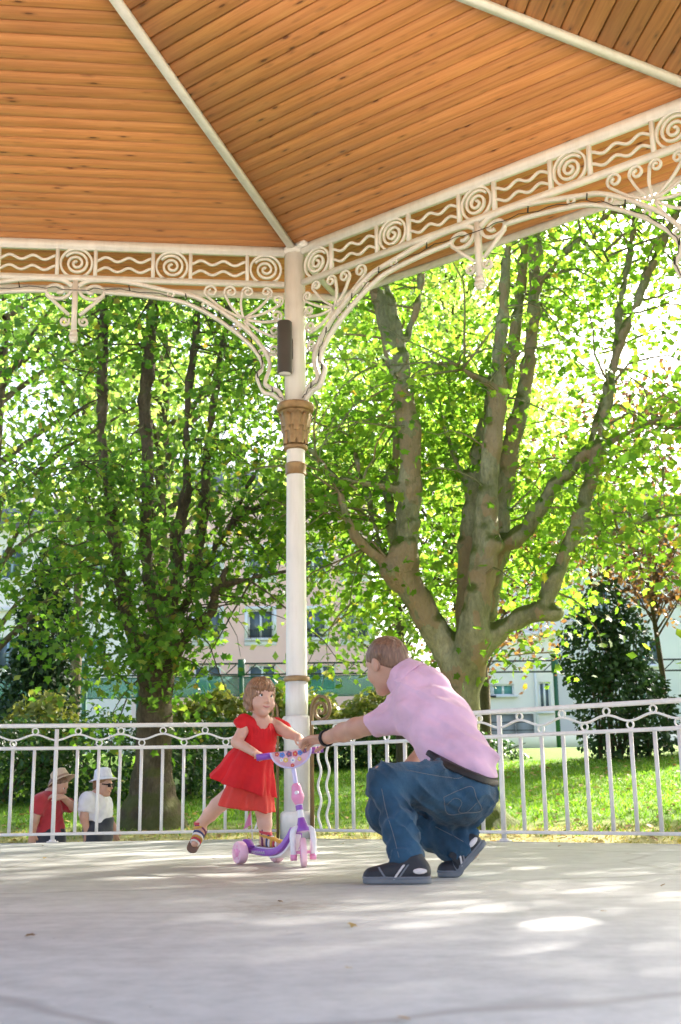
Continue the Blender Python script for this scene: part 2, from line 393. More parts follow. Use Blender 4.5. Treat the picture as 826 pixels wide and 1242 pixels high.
mb = MB(); a = octa(CIR-.03); mb.add([(x, y, -.14) for x, y in a]+[(x, y, -1.2) for x, y in a], [(i, i+8, (i+1) % 8+8, (i+1) % 8) for i in range(8)]+[tuple(range(8))])
mb.obj('base_wall', COPE, plinth)

# ---- roof
roof = thing('bandstand_roof', 'octagonal bandstand roof lined with orange pine boards and white hip ribs', 'roof', (CEN[0], CEN[1], Z0))
def zc(d): return SLOPE*d if d >= 0 else -.093*d                           # relative to Z0
PITCH = .157*K
def plank_mesh(d0, d1, u0, u1):
    """board between inward distances d0..d1; u0/u1 None = cut along the hip"""
    g, ch = .0030, .009; prof = [(d0+g, .018), (d1-g, .018), (d1-g, ch), (d1-g-ch, 0), (d0+g+ch, 0), (d0+g, ch)]
    V = []
    for e in (-1, 1):
        for d, z in prof:
            hl = (APO-d)*tan(pi/8)-.004
            u = e*hl if (u0 if e < 0 else u1) is None else (u0+.001 if e < 0 else u1-.001)
            V.append((u, d-d0, z+zc(d)-zc(d0)))
    F = [(0, 1, 2, 3, 4, 5)[::-1], tuple(range(6, 12))]+[(i, (i+1) % 6, (i+1) % 6+6, i+6) for i in range(6)]
    return mesh_np('plank', np.array(V), F, WOOD)
for k in range(8):                                  # sides; 0 = left bay, 7 = right bay, 6 = the next one to the right
    ph = radians(75.36+22.5+45*k); o_ = np.array([cos(ph), sin(ph)]); rz = ph+pi/2
    if k in (0, 7, 6):
        d = -9*PITCH
        while d < APO-.12:
            d1 = min(d+PITCH, APO-.02)
            hl = (APO-(d+d1)/2)*tan(pi/8)
            cuts = [None]
            if hl > .9 and random.random() < -1: cuts = [None, random.uniform(-.7, .7)*hl]
            cuts.append(None)
            for a_, b_ in zip(cuts[:-1], cuts[1:]):
                obj('plank', plank_mesh(d, d1, a_, b_), roof, (o_[0]*(APO-d), o_[1]*(APO-d), zc(d)), rz)
            d = d1
    else:
        V = [(o_[0]*(APO-q)-sg*o_[1]*(APO-q)*tan(pi/8), o_[1]*(APO-q)+sg*o_[0]*(APO-q)*tan(pi/8), zc(q)) for q, sg in ((0, -1), (0, 1), (APO-.05, 1), (APO-.05, -1))]
        obj('boarding_panel', mesh_np('boarding_panel', np.array(V), [(0, 3, 2, 1)], WOOD), roof)
        V = [(o_[0]*(APO-q)-sg*o_[1]*(APO-q)*tan(pi/8), o_[1]*(APO-q)+sg*o_[0]*(APO-q)*tan(pi/8), zc(q)) for q, sg in ((-1.229, -1), (-1.229, 1), (0, 1), (0, -1))]
        obj('soffit_panel', mesh_np('soffit_panel', np.array(V), [(0, 3, 2, 1)], WOOD), roof)
    # fascia
    r0 = APO+1.231
    mb = MB(); q = [(sg*(r0+x)*tan(pi/8), -x, z) for x, z in ((.002, -.058), (.034, -.058), (.034, .035), (.002, .035)) for sg in (-1, 1)]
    mb.add(q, [(0, 1, 3, 2), (2, 3, 5, 4), (4, 5, 7, 6), (6, 7, 1, 0), (0, 2, 4, 6), (1, 7, 5, 3)])
    mb.obj('fascia', WHITE, roof, (o_[0]*r0, o_[1]*r0, zc(-1.231)), rz)
    # hip rib along corner k
    hv = np.array([cos(radians(75.36+45*k)), sin(radians(75.36+45*k))]); k8 = cos(pi/8)
    p0 = (*(hv*(APO+1.20)/k8), zc(-1.20)-.012); pm = (*(hv*(APO+.02)/k8), zc(0)-.020); p1 = (*(hv*.03), zc(APO-.03)-.02)
    MB().beam(pm, p1, .062, .040).obj('hip_rib', WHITE, roof); MB().beam(p0, pm, .060, .026).obj('eave_rib', WHITE, roof)
mb = MB(); ro = (APO+1.275)/cos(pi/8); rg = [(ro*cos(radians(75.36+45*k)), ro*sin(radians(75.36+45*k))) for k in range(8)]
mb.add([(x, y, .165) for x, y in rg]+[(x*.5, y*.5, 1.0) for x, y in rg]+[(0, 0, 2.4)], [(i, (i+1) % 8, (i+1) % 8+8, i+8) for i in range(8)]+[(i+8, (i+1) % 8+8, 16) for i in range(8)])
mb.add([(x*.995, y*.995, .150) for x, y in rg]+[(0, 0, .185)], [((i+1) % 8, i, 8) for i in range(8)])
mb.obj('roof_covering', ZINC, roof)
MB().lathe([(.0, -.05), (.16, -.05), (.2, .0), (.2, .1)], 8).obj('apex_boss', WHITE, roof, (0, 0, zc(APO)))
# small white junction box on the boards next to the column
jb = MB().box((0, 0, 0), (.11, .075, .03)).box((0, 0, -.02), (.09, .055, .012)).obj('junction_box', WHITE, None, (.075, -.12, Z0-.012), ANG_R)
tag(jb, 'small white junction box on the boards above the central column', 'box')

# ---- columns
def leaf_plate(w_, h_, curl, th=.012):
    V = []; n = 6
    for i in range(n+1):
        t = i/n; ww = w_*(.62+.5*sin(pi*min(1, t*1.05)))*(1 if t < .8 else (1-t)/.2*.75+.25)
        y = -.016-curl*t**3; z = h_*(t-.18*max(0, t-.8)/.2)
        for sx in (-1, 0, 1): V.append((sx*ww/2, y-(.014 if sx == 0 else 0), z))
        for sx in (-1, 0, 1): V.append((sx*ww/2, y+th, z))
    F = []
    for i in range(n):
        a_, b_ = i*6, (i+1)*6
        F += [(a_, a_+1, b_+1, b_), (a_+1, a_+2, b_+2, b_+1), (a_+4, a_+3, b_+3, b_+4), (a_+5, a_+4, b_+4, b_+5), (a_+3, a_, b_, b_+3), (a_+2, a_+5, b_+5, b_+2)]
    F.append((n*6, n*6+1, n*6+2, n*6+5, n*6+4, n*6+3))
    return mesh_np('acanthus_leaf', np.array(V), F, GOLD, True)
LEAF_LO, LEAF_HI = leaf_plate(.085, .19, .03), leaf_plate(.10, .20, .05)
def ml(prof, mat, name, n=32, ph=0, smooth=True):
    me = MB().lathe([(r*K, z*K) for r, z in prof], n, ph).mesh(name, mat, smooth)
    if smooth and hasattr(me, 'set_sharp_from_angle'): me.set_sharp_from_angle(angle=radians(35))
    return me
PH = pi/8
COL = [('plinth', ml([(.165, 0), (.165, .2), (.158, .225), (.135, .245)], WHITE2, 'plinth', 8, PH, False)),
       ('pedestal', ml([(.125, .24), (.125, .90), (.142, .925), (.142, 1.10), (.125, 1.125)], WHITE2, 'pedestal', 8, PH, False)),
       ('lower_shaft', ml([(.108, 1.12), (.108, 1.455)], WHITE2, 'lower_shaft', 8, PH, False)),
       ('gold_ring', ml([(.105, 1.45), (.122, 1.455), (.128, 1.475), (.122, 1.495), (.103, 1.505)], GOLD, 'gold_ring')),
       ('shaft', ml([(.103, 1.50), (.100, 2.3), (.092, 3.52)], WHITE2, 'shaft')),
       ('gold_ring', ml([(.094, 3.505), (.108, 3.51), (.104, 3.535), (.104, 3.59), (.110, 3.615), (.094, 3.63)], GOLD, 'gold_ring')),
       ('neck', ml([(.092, 3.62), (.092, 3.77)], WHITE2, 'neck')),
       ('capital', ml([(.098, 3.765), (.122, 3.775), (.125, 3.80), (.106, 3.825), (.112, 3.98), (.132, 4.10), (.158, 4.165), (.182, 4.175), (.194, 4.20), (.194, 4.235), (.178, 4.25), (.10, 4.252)], GOLD, 'capital')),
       ('upper_shaft', ml([(.108, 4.25), (.108, 5.93)], WHITE2, 'upper_shaft', 8, PH, False)),
       ('head_block', ml([(.125, 5.90), (.132, 5.92), (.132, 5.955), (.12, 5.965)], WHITE2, 'head_block', 8, PH, False))]
def column(p, rz, label):
    t = thing('column', label, 'column', (p[0], p[1], 0), rz, 'bandstand columns')
    for nm, me in COL:
        o = obj(nm, me, t)
        if nm == 'capital':
            for tier, (me2, rr, zz, ph) in enumerate(((LEAF_LO, .098, 3.82, 0), (LEAF_HI, .112, 3.95, pi/8))):
                for q in range(8):
                    an = ph+q*pi/4; l = obj('acanthus_leaf', me2, o, (rr*K*cos(an), rr*K*sin(an), zz*K), an+pi/2)
    # pilaster strip that carries the iron frames
    for an in (0, 1):
        pass
    return t
column(CORN[0], radians(75.36), 'white iron column with gold capital and grey lamp, standing beside the girl')
column(CORN[1], radians(120.36), 'white iron column at the far end of the railing the walkers pass behind')
column(CORN[7], radians(30.36), 'white iron column at the end of the railing behind the crouching man')

# ---- iron frieze under the eaves
RING = MB(); ti = .021*K
RING.ribbon([(.158*K*cos(a_), .158*K*sin(a_)) for a_ in np.linspace(0, 2*pi, 41)[:-1]], ti, .03, True)
RING.ribbon([((.128-.112*q)*K*cos(2.2*2*pi*q+.6), (.128-.112*q)*K*sin(2.2*2*pi*q+.6)) for q in np.linspace(0, 1, 60)], ti*1.05, .026)
RINGM = RING.mesh('scroll', WHITE)
PW = E_-.39*K
WAVEM = MB().ribbon([(x, .023*K*cos((x+PW/2)/PW*2*pi*2.5-.3)) for x in np.linspace(-PW/2, PW/2, 46)], .024*K, .018).mesh('wavy_bar', WHITE)
DIVM = MB().ribbon([(0, -.145*K), (0, .16*K)], .036*K, .034).mesh('divider', WHITE)
ZF = 5.7225*K
def frieze(ang, label):
    t = thing('iron_frieze', label, 'frieze', (0, 0, 0), ang, 'iron friezes under the eaves')
    MB().box((HALF, 0, 5.924*K), (S-.19, .07, .083*K)).box((HALF, .0, 5.885*K), (S-.19, .045, .018)).obj('top_beam', WHITE, t)
    MB().box((HALF, 0, 5.553*K), (S-.19, .05, .046*K)).box((HALF, 0, 5.582*K), (S-.19, .03, .012)).obj('lower_rail', WHITE, t)
    for q in range(-2, 3):
        x = HALF+q*E_; obj('scroll', RINGM, t, (x, 0, ZF))
        for sg in (-1, 1):
            xx = x+sg*.192*K
            if .1 < xx < S-.1: obj('divider', DIVM, t, (xx, 0, ZF))
        if q < 2:
            for zz in (.055, -.058): obj('wavy_bar', WAVEM, t, (x+E_/2, 0, ZF+zz*K))
    pb = MB(); pb.box((HALF, 0, 5.25*K), (.052*K, .045, .58*K)).box((HALF, 0, 4.955*K), (.068*K, .058, .05*K)).box((HALF, 0, 4.91*K), (.082*K, .07, .035*K)).box((HALF, 0, 4.88*K), (.06*K, .05, .03*K))
    pb.obj('pendant', WHITE, t)
    return t
frieze(ANG_L, 'white iron frieze of scrolls and waves spanning above the two walkers')
frieze(ANG_R, 'white iron frieze of scrolls and waves slanting up above the big mottled tree')

# ---- corner brackets
def curl(c, r, a0, turns, sg, t=.02, d=.022, mb=None, r1=.25):
    mb.ribbon([((c[0]+r*(1-(1-r1)*q)*cos(a0+sg*turns*2*pi*q))*K, (c[1]+r*(1-(1-r1)*q)*sin(a0+sg*turns*2*pi*q))*K) for q in np.linspace(0, 1, 26)], t*K, d)
RIB_IN = [(2.215, 5.47), (2.14, 5.52), (2.059, 5.537), (1.896, 5.543), (1.659, 5.521), (1.402, 5.471), (1.187, 5.458-.03), (1.033, 5.395), (.878, 5.319), (.724, 5.217), (.57, 5.106), (.462, 5.011), (.354, 4.883), (.285, 4.77), (.262, 4.69), (.269, 4.609), (.300, 4.52), (.304, 4.456), (.231, 4.416), (.17, 4.385), (.125, 4.29)]
RIB_OUT = [(1.955, 5.412), (1.692, 5.401), (1.4, 5.371), (1.169, 5.335), (1.031, 5.281), (.877, 5.203), (.723, 5.101), (.569, 4.983), (.446, 4.864), (.362, 4.744), (.338, 4.672), (.346, 4.61), (.391, 4.549), (.37, 4.47), (.318, 4.372), (.231, 4.352), (.17, 4.305), (.13, 4.262)]
LOOP = [(2.215, 5.45), (2.19, 5.39), (2.142, 5.347), (2.07, 5.329), (1.99, 5.352), (1.950, 5.412), (1.985, 5.46), (2.05, 5.475), (2.11, 5.455), (2.127, 5.420), (2.095, 5.395), (2.06, 5.40)]
BR = {}
def ribm(P, t, d, nm): BR[nm] = BR.get(nm, []); BR[nm].append(MB().ribbon([(x*K, z*K) for x, z in smooth_path(P, 4)], t*K, d).mesh(nm, WHITE))
ribm(RIB_IN, .037, .042, 'arch_rib'); ribm(RIB_OUT, .032, .040, 'arch_rib'); ribm(LOOP, .028, .034, 'loop_scroll')
mb = MB(); mb.ribbon([(1.954*K, 5.373*K), (2.19*K, 5.155*K)], .03*K, .03); curl((2.145, 5.085), .052, .6, 1.2, -1, .022, .028, mb); BR['strut'] = [mb.mesh('strut', WHITE)]
HUB = np.array([.539, 5.156])
for c_, r_, sg in (((.865, 5.462), .072, 1), ((.665, 5.462), .068, 1), ((.487, 5.466), .058, 1), ((.293, 5.47), .055, -1), ((.175, 5.384), .055, -1), ((.192, 5.215), .06, -1), ((.212, 5.04), .062, -1), ((.223, 4.837), .06, -1)):
    c_ = np.array(c_); mb = MB(); v = unit(c_-HUB); n_ = np.array([-v[1], v[0]])*sg
    a0 = atan2(-n_[1], -n_[0]); q = c_-n_*r_
    st = HUB+v*.02; md = (st+q)/2-n_*.02
    mb.ribbon([tuple(p*K) for p in smooth_path([st, md, q], 5)], .023*K, .022); curl(c_, r_, a0, 1.35, sg, .020, .022, mb)
    BR.setdefault('fan_scroll', []).append(mb.mesh('fan_scroll', WHITE))
for c_ in ((.924, 5.30), (.60, 5.06), (1.28, 5.415), (.345, 4.80)):
    mb = MB(); mb.ribbon([((c_[0]+.032*cos(a_))*K, (c_[1]+.032*sin(a_))*K) for a_ in np.linspace(0, 2*pi, 15)[:-1]], .018*K, .022, True); BR.setdefault('spacer_ring', []).append(mb.mesh('spacer_ring', WHITE))
def bracket(loc, rz, label):
    t = thing('corner_bracket', label, 'bracket', loc, rz, 'iron corner brackets')
    for nm, ms in BR.items():
        for me in ms: obj(nm, me, t)
    return t
bracket((0, 0, 0), ANG_L, 'curly white iron bracket arching from the lamp side of the column over the darker tree')
bracket((0, 0, 0), ANG_R, 'curly white iron bracket curving away from the column towards the big mottled tree')
bracket((S*cos(ANG_L), S*sin(ANG_L), 0), ANG_L+pi, 'white iron bracket meeting the hanging pendant above the red-shirted walker')
bracket((S*cos(ANG_R), S*sin(ANG_R), 0), ANG_R+pi, 'white iron bracket with fan scrolls cut off by the upper right picture edge')

# ---- string-light cables wound on the arches
def cable(ang, label, y):
    P = []
    for i, (x, z) in enumerate(smooth_path(RIB_OUT[::-1]+[(2.1, 5.40)], 3)): P.append((x*K, y+.006*sin(i*2.3), z*K+.022+.010*sin(i*1.7)))
    Q = [(S-x, yy, z) for x, yy, z in P[::-1]]
    t = thing('string_light_cable', label, 'cable', (0, 0, 0), ang, 'string-light cables')
    mb = MB(); mb.tube(P+Q, .0035, 5); mb.obj('wire', BLACK, t)
    for i in range(6, len(P)-2, 7):
        for X in (P, Q): MB().tube([X[i], (X[i][0]+.01, X[i][1]+y*.2, X[i][2]+.05)], [.007, .005], 6).obj('bulb_holder', BLACK, t)
cable(ANG_L, 'black string-light cable wound along the arches over the walkers', .032)
cable(ANG_R, 'black string-light cable wound along the arches left of the sky gap', -.032)

# ---- up-and-down lamp on the column
lp = thing('column_lamp', 'dark grey cylinder lamp fixed high on the central white column', 'lamp', (-.083, -.145, 4.18))
me = MB().lathe([(.060, -.243), (.066, -.235), (.066, .235), (.060, .243)], 32).mesh('lamp_body', DARKMET, True); me.set_sharp_from_angle(angle=radians(30)); obj('lamp_body', me, lp)
MB().lathe([(.053, -.249), (.055, -.242)], 24).obj('lens', LENS, lp)
MB().box((.055, .04, 0), (.03, .07, .17)).obj('mounting_bracket', DARKMET, lp)

# ---- railings
BALM = MB().box((0, 0, (.073+.844)/2*K), (.0245, .016, (.844-.073)*K-.03*K)).mesh('baluster', WHITE)
RNGM = MB().ribbon([(.024*cos(a_), .024*sin(a_)) for a_ in np.linspace(0, 2*pi, 19)[:-1]], .010, .014, True).mesh('ring', WHITE)
WVB = MB().ribbon([(.016*sin(z*2*pi/.235), z) for z in np.linspace(.085*K, .83*K, 44)], .016, .014).mesh('wavy_baluster', WHITE)
mb = MB(); P = [(0, 0), (0, 1.17*K)]
cx, cz = .122*K, 1.17*K
P += [(cx-.122*K*cos(a_)*(1-.14*a_/pi), cz+.135*K*sin(a_)*(1-.14*a_/pi)) for a_ in np.linspace(.15, pi*1.0, 14)]
r0 = .105*K
P += [(cx+r0*(1-.8*q)*cos(-2*pi*1.55*q), cz-.0*q+r0*(1-.8*q)*sin(-2*pi*1.55*q)) for q in np.linspace(.04, 1, 40)]
GSC = mb.ribbon(P, .021, .028).mesh('scroll_post', GOLDP)
def railing(ang, label, yo):
    t = thing('railing', label, 'railing', (0, 0, 0), ang, 'bandstand railings')
    a_, b_ = .184*K, S-.184*K; L_ = b_-a_-.02
    for nm, zz, h_, d_ in (('top_rail', 1.05, .037, .034), ('mid_rail', .844, .031, .026), ('bottom_rail', .0729, .026, .026)):
        MB().box((HALF, 0, zz*K), (L_, d_, h_*K)).obj(nm, WHITE, t)
    MB().box((HALF, 0, .51*K), (.031, .02, 1.02*K)).box((HALF, 0, .004), (.085, .075, .008)).box((HALF, 0, .014), (.05, .04, .012)).obj('post', WHITE, t)
    for k in range(-9, 10):
        if k: obj('baluster', BALM, t, (HALF+k*DEL, 0, 0))
    for sg in (-1, 1):
        for q in (1, 2): obj('wavy_baluster', WVB, t, (HALF+sg*(9+.51*q)*DEL, 0, 0))
    obj('scroll_post', GSC, t, (a_, 0, 0)); obj('scroll_post', GSC, t, (b_, 0, 0), pi)
    for k in range(-9, 10):
        if k % 2: obj('ring', RNGM, t, (HALF+k*DEL, 0, .999*K))
        elif k: obj('ring', RNGM, t, (HALF+k*DEL, 0, .888*K))
    xs = np.linspace(HALF-9*DEL, HALF+9*DEL, 18*8+1)
    MB().ribbon([(x, (.9435+.0255*(-cos((x-HALF)/DEL*pi))*(1-.18*cos((x-HALF)/DEL*2*pi)*0))*K) for x in xs], .015, .018).obj('wave_bar', WHITE, t)
railing(ANG_L, 'white iron railing with wave band in front of the two walkers', -1)
railing(ANG_R, 'white iron railing with wave band behind the crouching man', 1)

# ================================================================== GROUND
def zg(x, y):
    d = np.hypot(np.asarray(x, float)-CEN[0], np.asarray(y, float)-CEN[1])-CIR
    s_ = np.clip((d-1.7)/1.9, 0, 1); s_ = s_*s_*(3-2*s_)
    lin = -.05+.1107*(np.minimum(d, 18)-5.8)+.03*np.maximum(d-18, 0)
    base = -1.05+s_*(-.294+1.05)
    z = np.where(d < 3.6, base, lin)
    return z+.03*np.sin(x*.9+1)*np.sin(y*.7)*np.clip((d-3)/3, 0, 1)
def ground_mat():
    m, t, b = nodes('lawn_and_path')
    g = t.nodes.new('ShaderNodeNewGeometry')
    vs = N(t, 'ShaderNodeVectorMath', op='SUBTRACT'); vs.inputs[1].default_value = (CEN[0], CEN[1], 0); t.links.new(g.outputs['Position'], vs.inputs[0])
    vm = N(t, 'ShaderNodeVectorMath', op='MULTIPLY'); vm.inputs[1].default_value = (1, 1, 0); t.links.new(vs.outputs[0], vm.inputs[0])
    ln = N(t, 'ShaderNodeVectorMath', op='LENGTH'); t.links.new(vm.outputs[0], ln.inputs[0])
    n0 = noise(t, g.outputs['Position'], .8, 4)
    ma = N(t, 'ShaderNodeMath', op='MULTIPLY_ADD'); ma.inputs[1].default_value = 1.1; t.links.new(n0.outputs[0], ma.inputs[0]); t.links.new(ln.outputs['Value'], ma.inputs[2])
    mr = t.nodes.new('ShaderNodeMapRange'); mr.inputs[1].default_value = CIR+.55; mr.inputs[2].default_value = CIR+7.55; t.links.new(ma.outputs[0], mr.inputs[0])
    na = noise(t, g.outputs['Position'], 3.5, 6, .7); nb = noise(t, g.outputs['Position'], .35, 4, .6)
    sand = ramp(t, na.outputs[0], [(.3, (.42, .36, .26)), (.7, (.56, .50, .38))]).outputs[0]
    dry = ramp(t, na.outputs[0], [(.3, (.21, .18, .06)), (.55, (.40, .35, .15)), (.75, (.34, .25, .11))]).outputs[0]
    lawn = ramp(t, nb.outputs[0], [(.3, (.09, .165, .02)), (.55, (.125, .22, .028)), (.72, (.165, .235, .042))]).outputs[0]
    lawn = mix(t, .5, lawn, ramp(t, na.outputs[0], [(.3, (.5, .55, .5)), (.65, (1.2, 1.2, 1.1))]).outputs[0], 'MULTIPLY')
    sx = t.nodes.new('ShaderNodeSeparateXYZ'); t.links.new(g.outputs['Position'], sx.inputs[0])
    fy = t.nodes.new('ShaderNodeMapRange'); fy.inputs[1].default_value = -4.5; fy.inputs[2].default_value = -3.5; fy.inputs[3].default_value = 0; fy.inputs[4].default_value = 1; t.links.new(sx.outputs[1], fy.inputs[0])  # unseen near side made sand, added to bounce light up to the ceiling
    m1 = ramp(t, mr.outputs[0], [(.27, (0, 0, 0)), (.33, (1, 1, 1))]); m2 = ramp(t, mr.outputs[0], [(.66, (0, 0, 0)), (.92, (1, 1, 1))])
    c = mix(t, m1.outputs[0], sand, dry); c = mix(t, m2.outputs[0], c, lawn); c = mix(t, fy.outputs[0], sand, c)
    t.links.new(c, b.inputs['Base Color']); b.inputs['Roughness'].default_value = .95; b.inputs['Specular IOR Level'].default_value = .15
    bump(t, b, na.outputs[0], .5, .04)
    return m
rr = np.concatenate([[0.01], np.geomspace(4.5, 24, 70), np.geomspace(25, 420, 34)]); na_ = 220
TH, RR = np.meshgrid(np.linspace(0, 2*pi, na_, endpoint=False), rr)
X = CEN[0]+RR*np.cos(TH); Y = CEN[1]+RR*np.sin(TH); V = np.stack([X, Y, zg(X, Y)], -1).reshape(-1, 3)
i, k = np.meshgrid(np.arange(len(rr)-1), np.arange(na_), indexing='ij'); k2 = (k+1) % na_
F = np.stack([i*na_+k, (i+1)*na_+k, (i+1)*na_+k2, i*na_+k2], -1).reshape(-1, 4)
gd = obj('ground', mesh_np('ground', V, F, ground_mat(), True)); gd['kind'] = 'structure'; gd['label'] = 'sandy path, dry grass strip and green lawn rising away from the bandstand'

def blades(name, P, h, wdt, mat, lean=.5, label=None):
    n = len(P); a_ = rng.uniform(0, 2*pi, n); t = np.stack([np.cos(a_), np.sin(a_), 0*a_], 1)*(wdt*rng.uniform(.6, 1.3, n))[:, None]
    up = np.stack([rng.normal(0, lean, n), rng.normal(0, lean, n), np.ones(n)], 1)*(h*rng.uniform(.5, 1.3, n))[:, None]
    V = np.stack([P-t, P+t, P+up], 1).reshape(-1, 3); F = np.arange(3*n, dtype=np.int32).reshape(-1, 3)
    return obj(name, mesh_np(name, V, F, mat), kind='stuff', label=label)
GRASSM = leaf_mat('grass_blade', [(0, (.07, .14, .016)), (.6, (.11, .205, .025)), (1, (.17, .21, .045))], (1.8, 2.0, .9), .5, .6)
def in_view(n, y0, y1, wide=.36):
    y = y0+(y1-y0)*rng.random(n)**.85; x = .67+(rng.random(n)-.5)*2*wide*(y+9.95)-.03*(y+9.95); return x, y
x, y = in_view(60000, -.2, 14); d = np.hypot(x-CEN[0], y-CEN[1])-CIR; keep = (d > 4.6+rng.random(len(d))*2.5); x, y = x[keep], y[keep]
blades('grass', np.stack([x, y, zg(x, y)], 1), .055, .012, GRASSM, .5, 'short green grass on the sloping lawn')
DRYM = leaf_mat('dry_grass', [(0, (.3, .26, .09)), (.6, (.42, .37, .15)), (1, (.2, .22, .05))], (1.3, 1.2, .7), .4, .7)
x, y = in_view(14000, -2.5, 6); d = np.hypot(x-CEN[0], y-CEN[1])-CIR; keep = (d > 3.0) & (d < 5.6); x, y = x[keep], y[keep]
blades('dry_grass', np.stack([x, y, zg(x, y)], 1), .04, .012, DRYM, .8, 'strip of dry yellowish grass along the edge of the lawn')

# ================================================================== TREES
LEAFV = np.array([(0, 0, 0), (.40, .06, .04), (.27, .27, .02), (.5, .5, -.02), (.22, .63, .02), (0, 1, -.12),
                  (-.40, .06, .04), (-.27, .27, .02), (-.5, .5, -.02), (-.22, .63, .02)])
LEAFF = [(0, 1, 2, 3, 4, 5), (0, 5, 9, 8, 7, 6)]
QLV = np.array([(0, 0, 0), (.34, .45, .06), (0, 1, -.05), (-.34, .45, .06)]); QLF = [(0, 1, 2), (0, 2, 3)]
def leaves_mesh(name, P, size, mat, simple=False, up=.9, outdir=None):
    n = len(P); nv, nf = (QLV, QLF) if simple else (LEAFV, LEAFF)
    nr = rng.normal(size=(n, 3)); nr[:, 2] = nr[:, 2]+up
    if outdir is not None: nr = nr+outdir*.8
    nr /= np.linalg.norm(nr, axis=1)[:, None]
    t = rng.normal(size=(n, 3)); t[:, 2] -= .5; t -= nr*(t*nr).sum(1)[:, None]; t /= np.linalg.norm(t, axis=1)[:, None]
    b = np.cross(t, nr); s = (size*rng.uniform(.55, 1.25, n))[:, None, None]
    V = (P[:, None, :]+s*(nv[None, :, 0, None]*b[:, None, :]+nv[None, :, 1, None]*t[:, None, :]+nv[None, :, 2, None]*nr[:, None, :])).reshape(-1, 3)
    m = len(nv); ii = []; 
    k = len(nf[0]); F = (np.arange(n)[:, None, None]*m+np.array(nf)[None]).reshape(-1, k).astype(np.int32)
    return mesh_np(name, V, F, mat)
def grow(starts, n, length, rad, up, droop, spray, per, centre=None, seg=6):
    """side branches from weighted start points; returns a branch MB and leaf anchor points"""
    mb = MB(); A = []
    st = np.array([s[:3] for s in starts]); wt = np.array([s[3] for s in starts], float); wt /= wt.sum()
    for q in rng.choice(len(st), n, p=wt):
        p = st[q].copy()+rng.normal(0, .04, 3); L = length*rng.uniform(.55, 1.25)
        a_ = rng.uniform(0, 2*pi); d = np.array([cos(a_), sin(a_), up+rng.normal(0, .35)])
        if centre is not None: o = p[:2]-centre; nn = np.linalg.norm(o); d[:2] += o/max(nn, .3)*.9
        d = unit(d); P = [p.copy()]
        for s_ in range(seg):
            d = unit(d+rng.normal(0, .22, 3)+np.array([0, 0, -droop])); p = p+d*L/seg; P.append(p.copy())
        mb.tube(P, list(np.linspace(rad, rad*.22, seg+1)), 5, False)
        for s_ in range(2, seg+1):
            for f_ in (0, .5):
                c_ = P[s_]-(P[s_]-P[s_-1])*f_
                m_ = rng.poisson(per); A.append(c_+rng.normal(0, 1, (m_, 3))*np.array([spray, spray, spray*.55])+[0, 0, -spray*.15])
    return mb, (np.concatenate(A) if A else np.zeros((0, 3)))
def trunk_sdf(paths, h, lo, hi, k=.12, wob=.02, knobs=()):
    s = SDF(lo, hi, h)
    for P in paths:
        for q_, (a_, b_) in enumerate(zip(P[:-1], P[1:])): s.cone(a_[:3], b_[:3], a_[3]*.87, b_[3]*.87, k if q_ < 1 else .022)
    for c_, r_ in knobs: s.ell(c_, (r_, r_, r_*.8), k=.1)
    return s.wob(wob, 7, 3).wob(wob*.6, 16, 4)
def densify(P, st):
    out = []
    for a_, b_ in zip(P[:-1], P[1:]):
        a_, b_ = np.array(a_), np.array(b_); m_ = max(1, int(np.linalg.norm(b_[:3]-a_[:3])/st)); out += [a_+(b_-a_)*q/m_ for q in range(m_)]
    out.append(np.array(P[-1])); return out

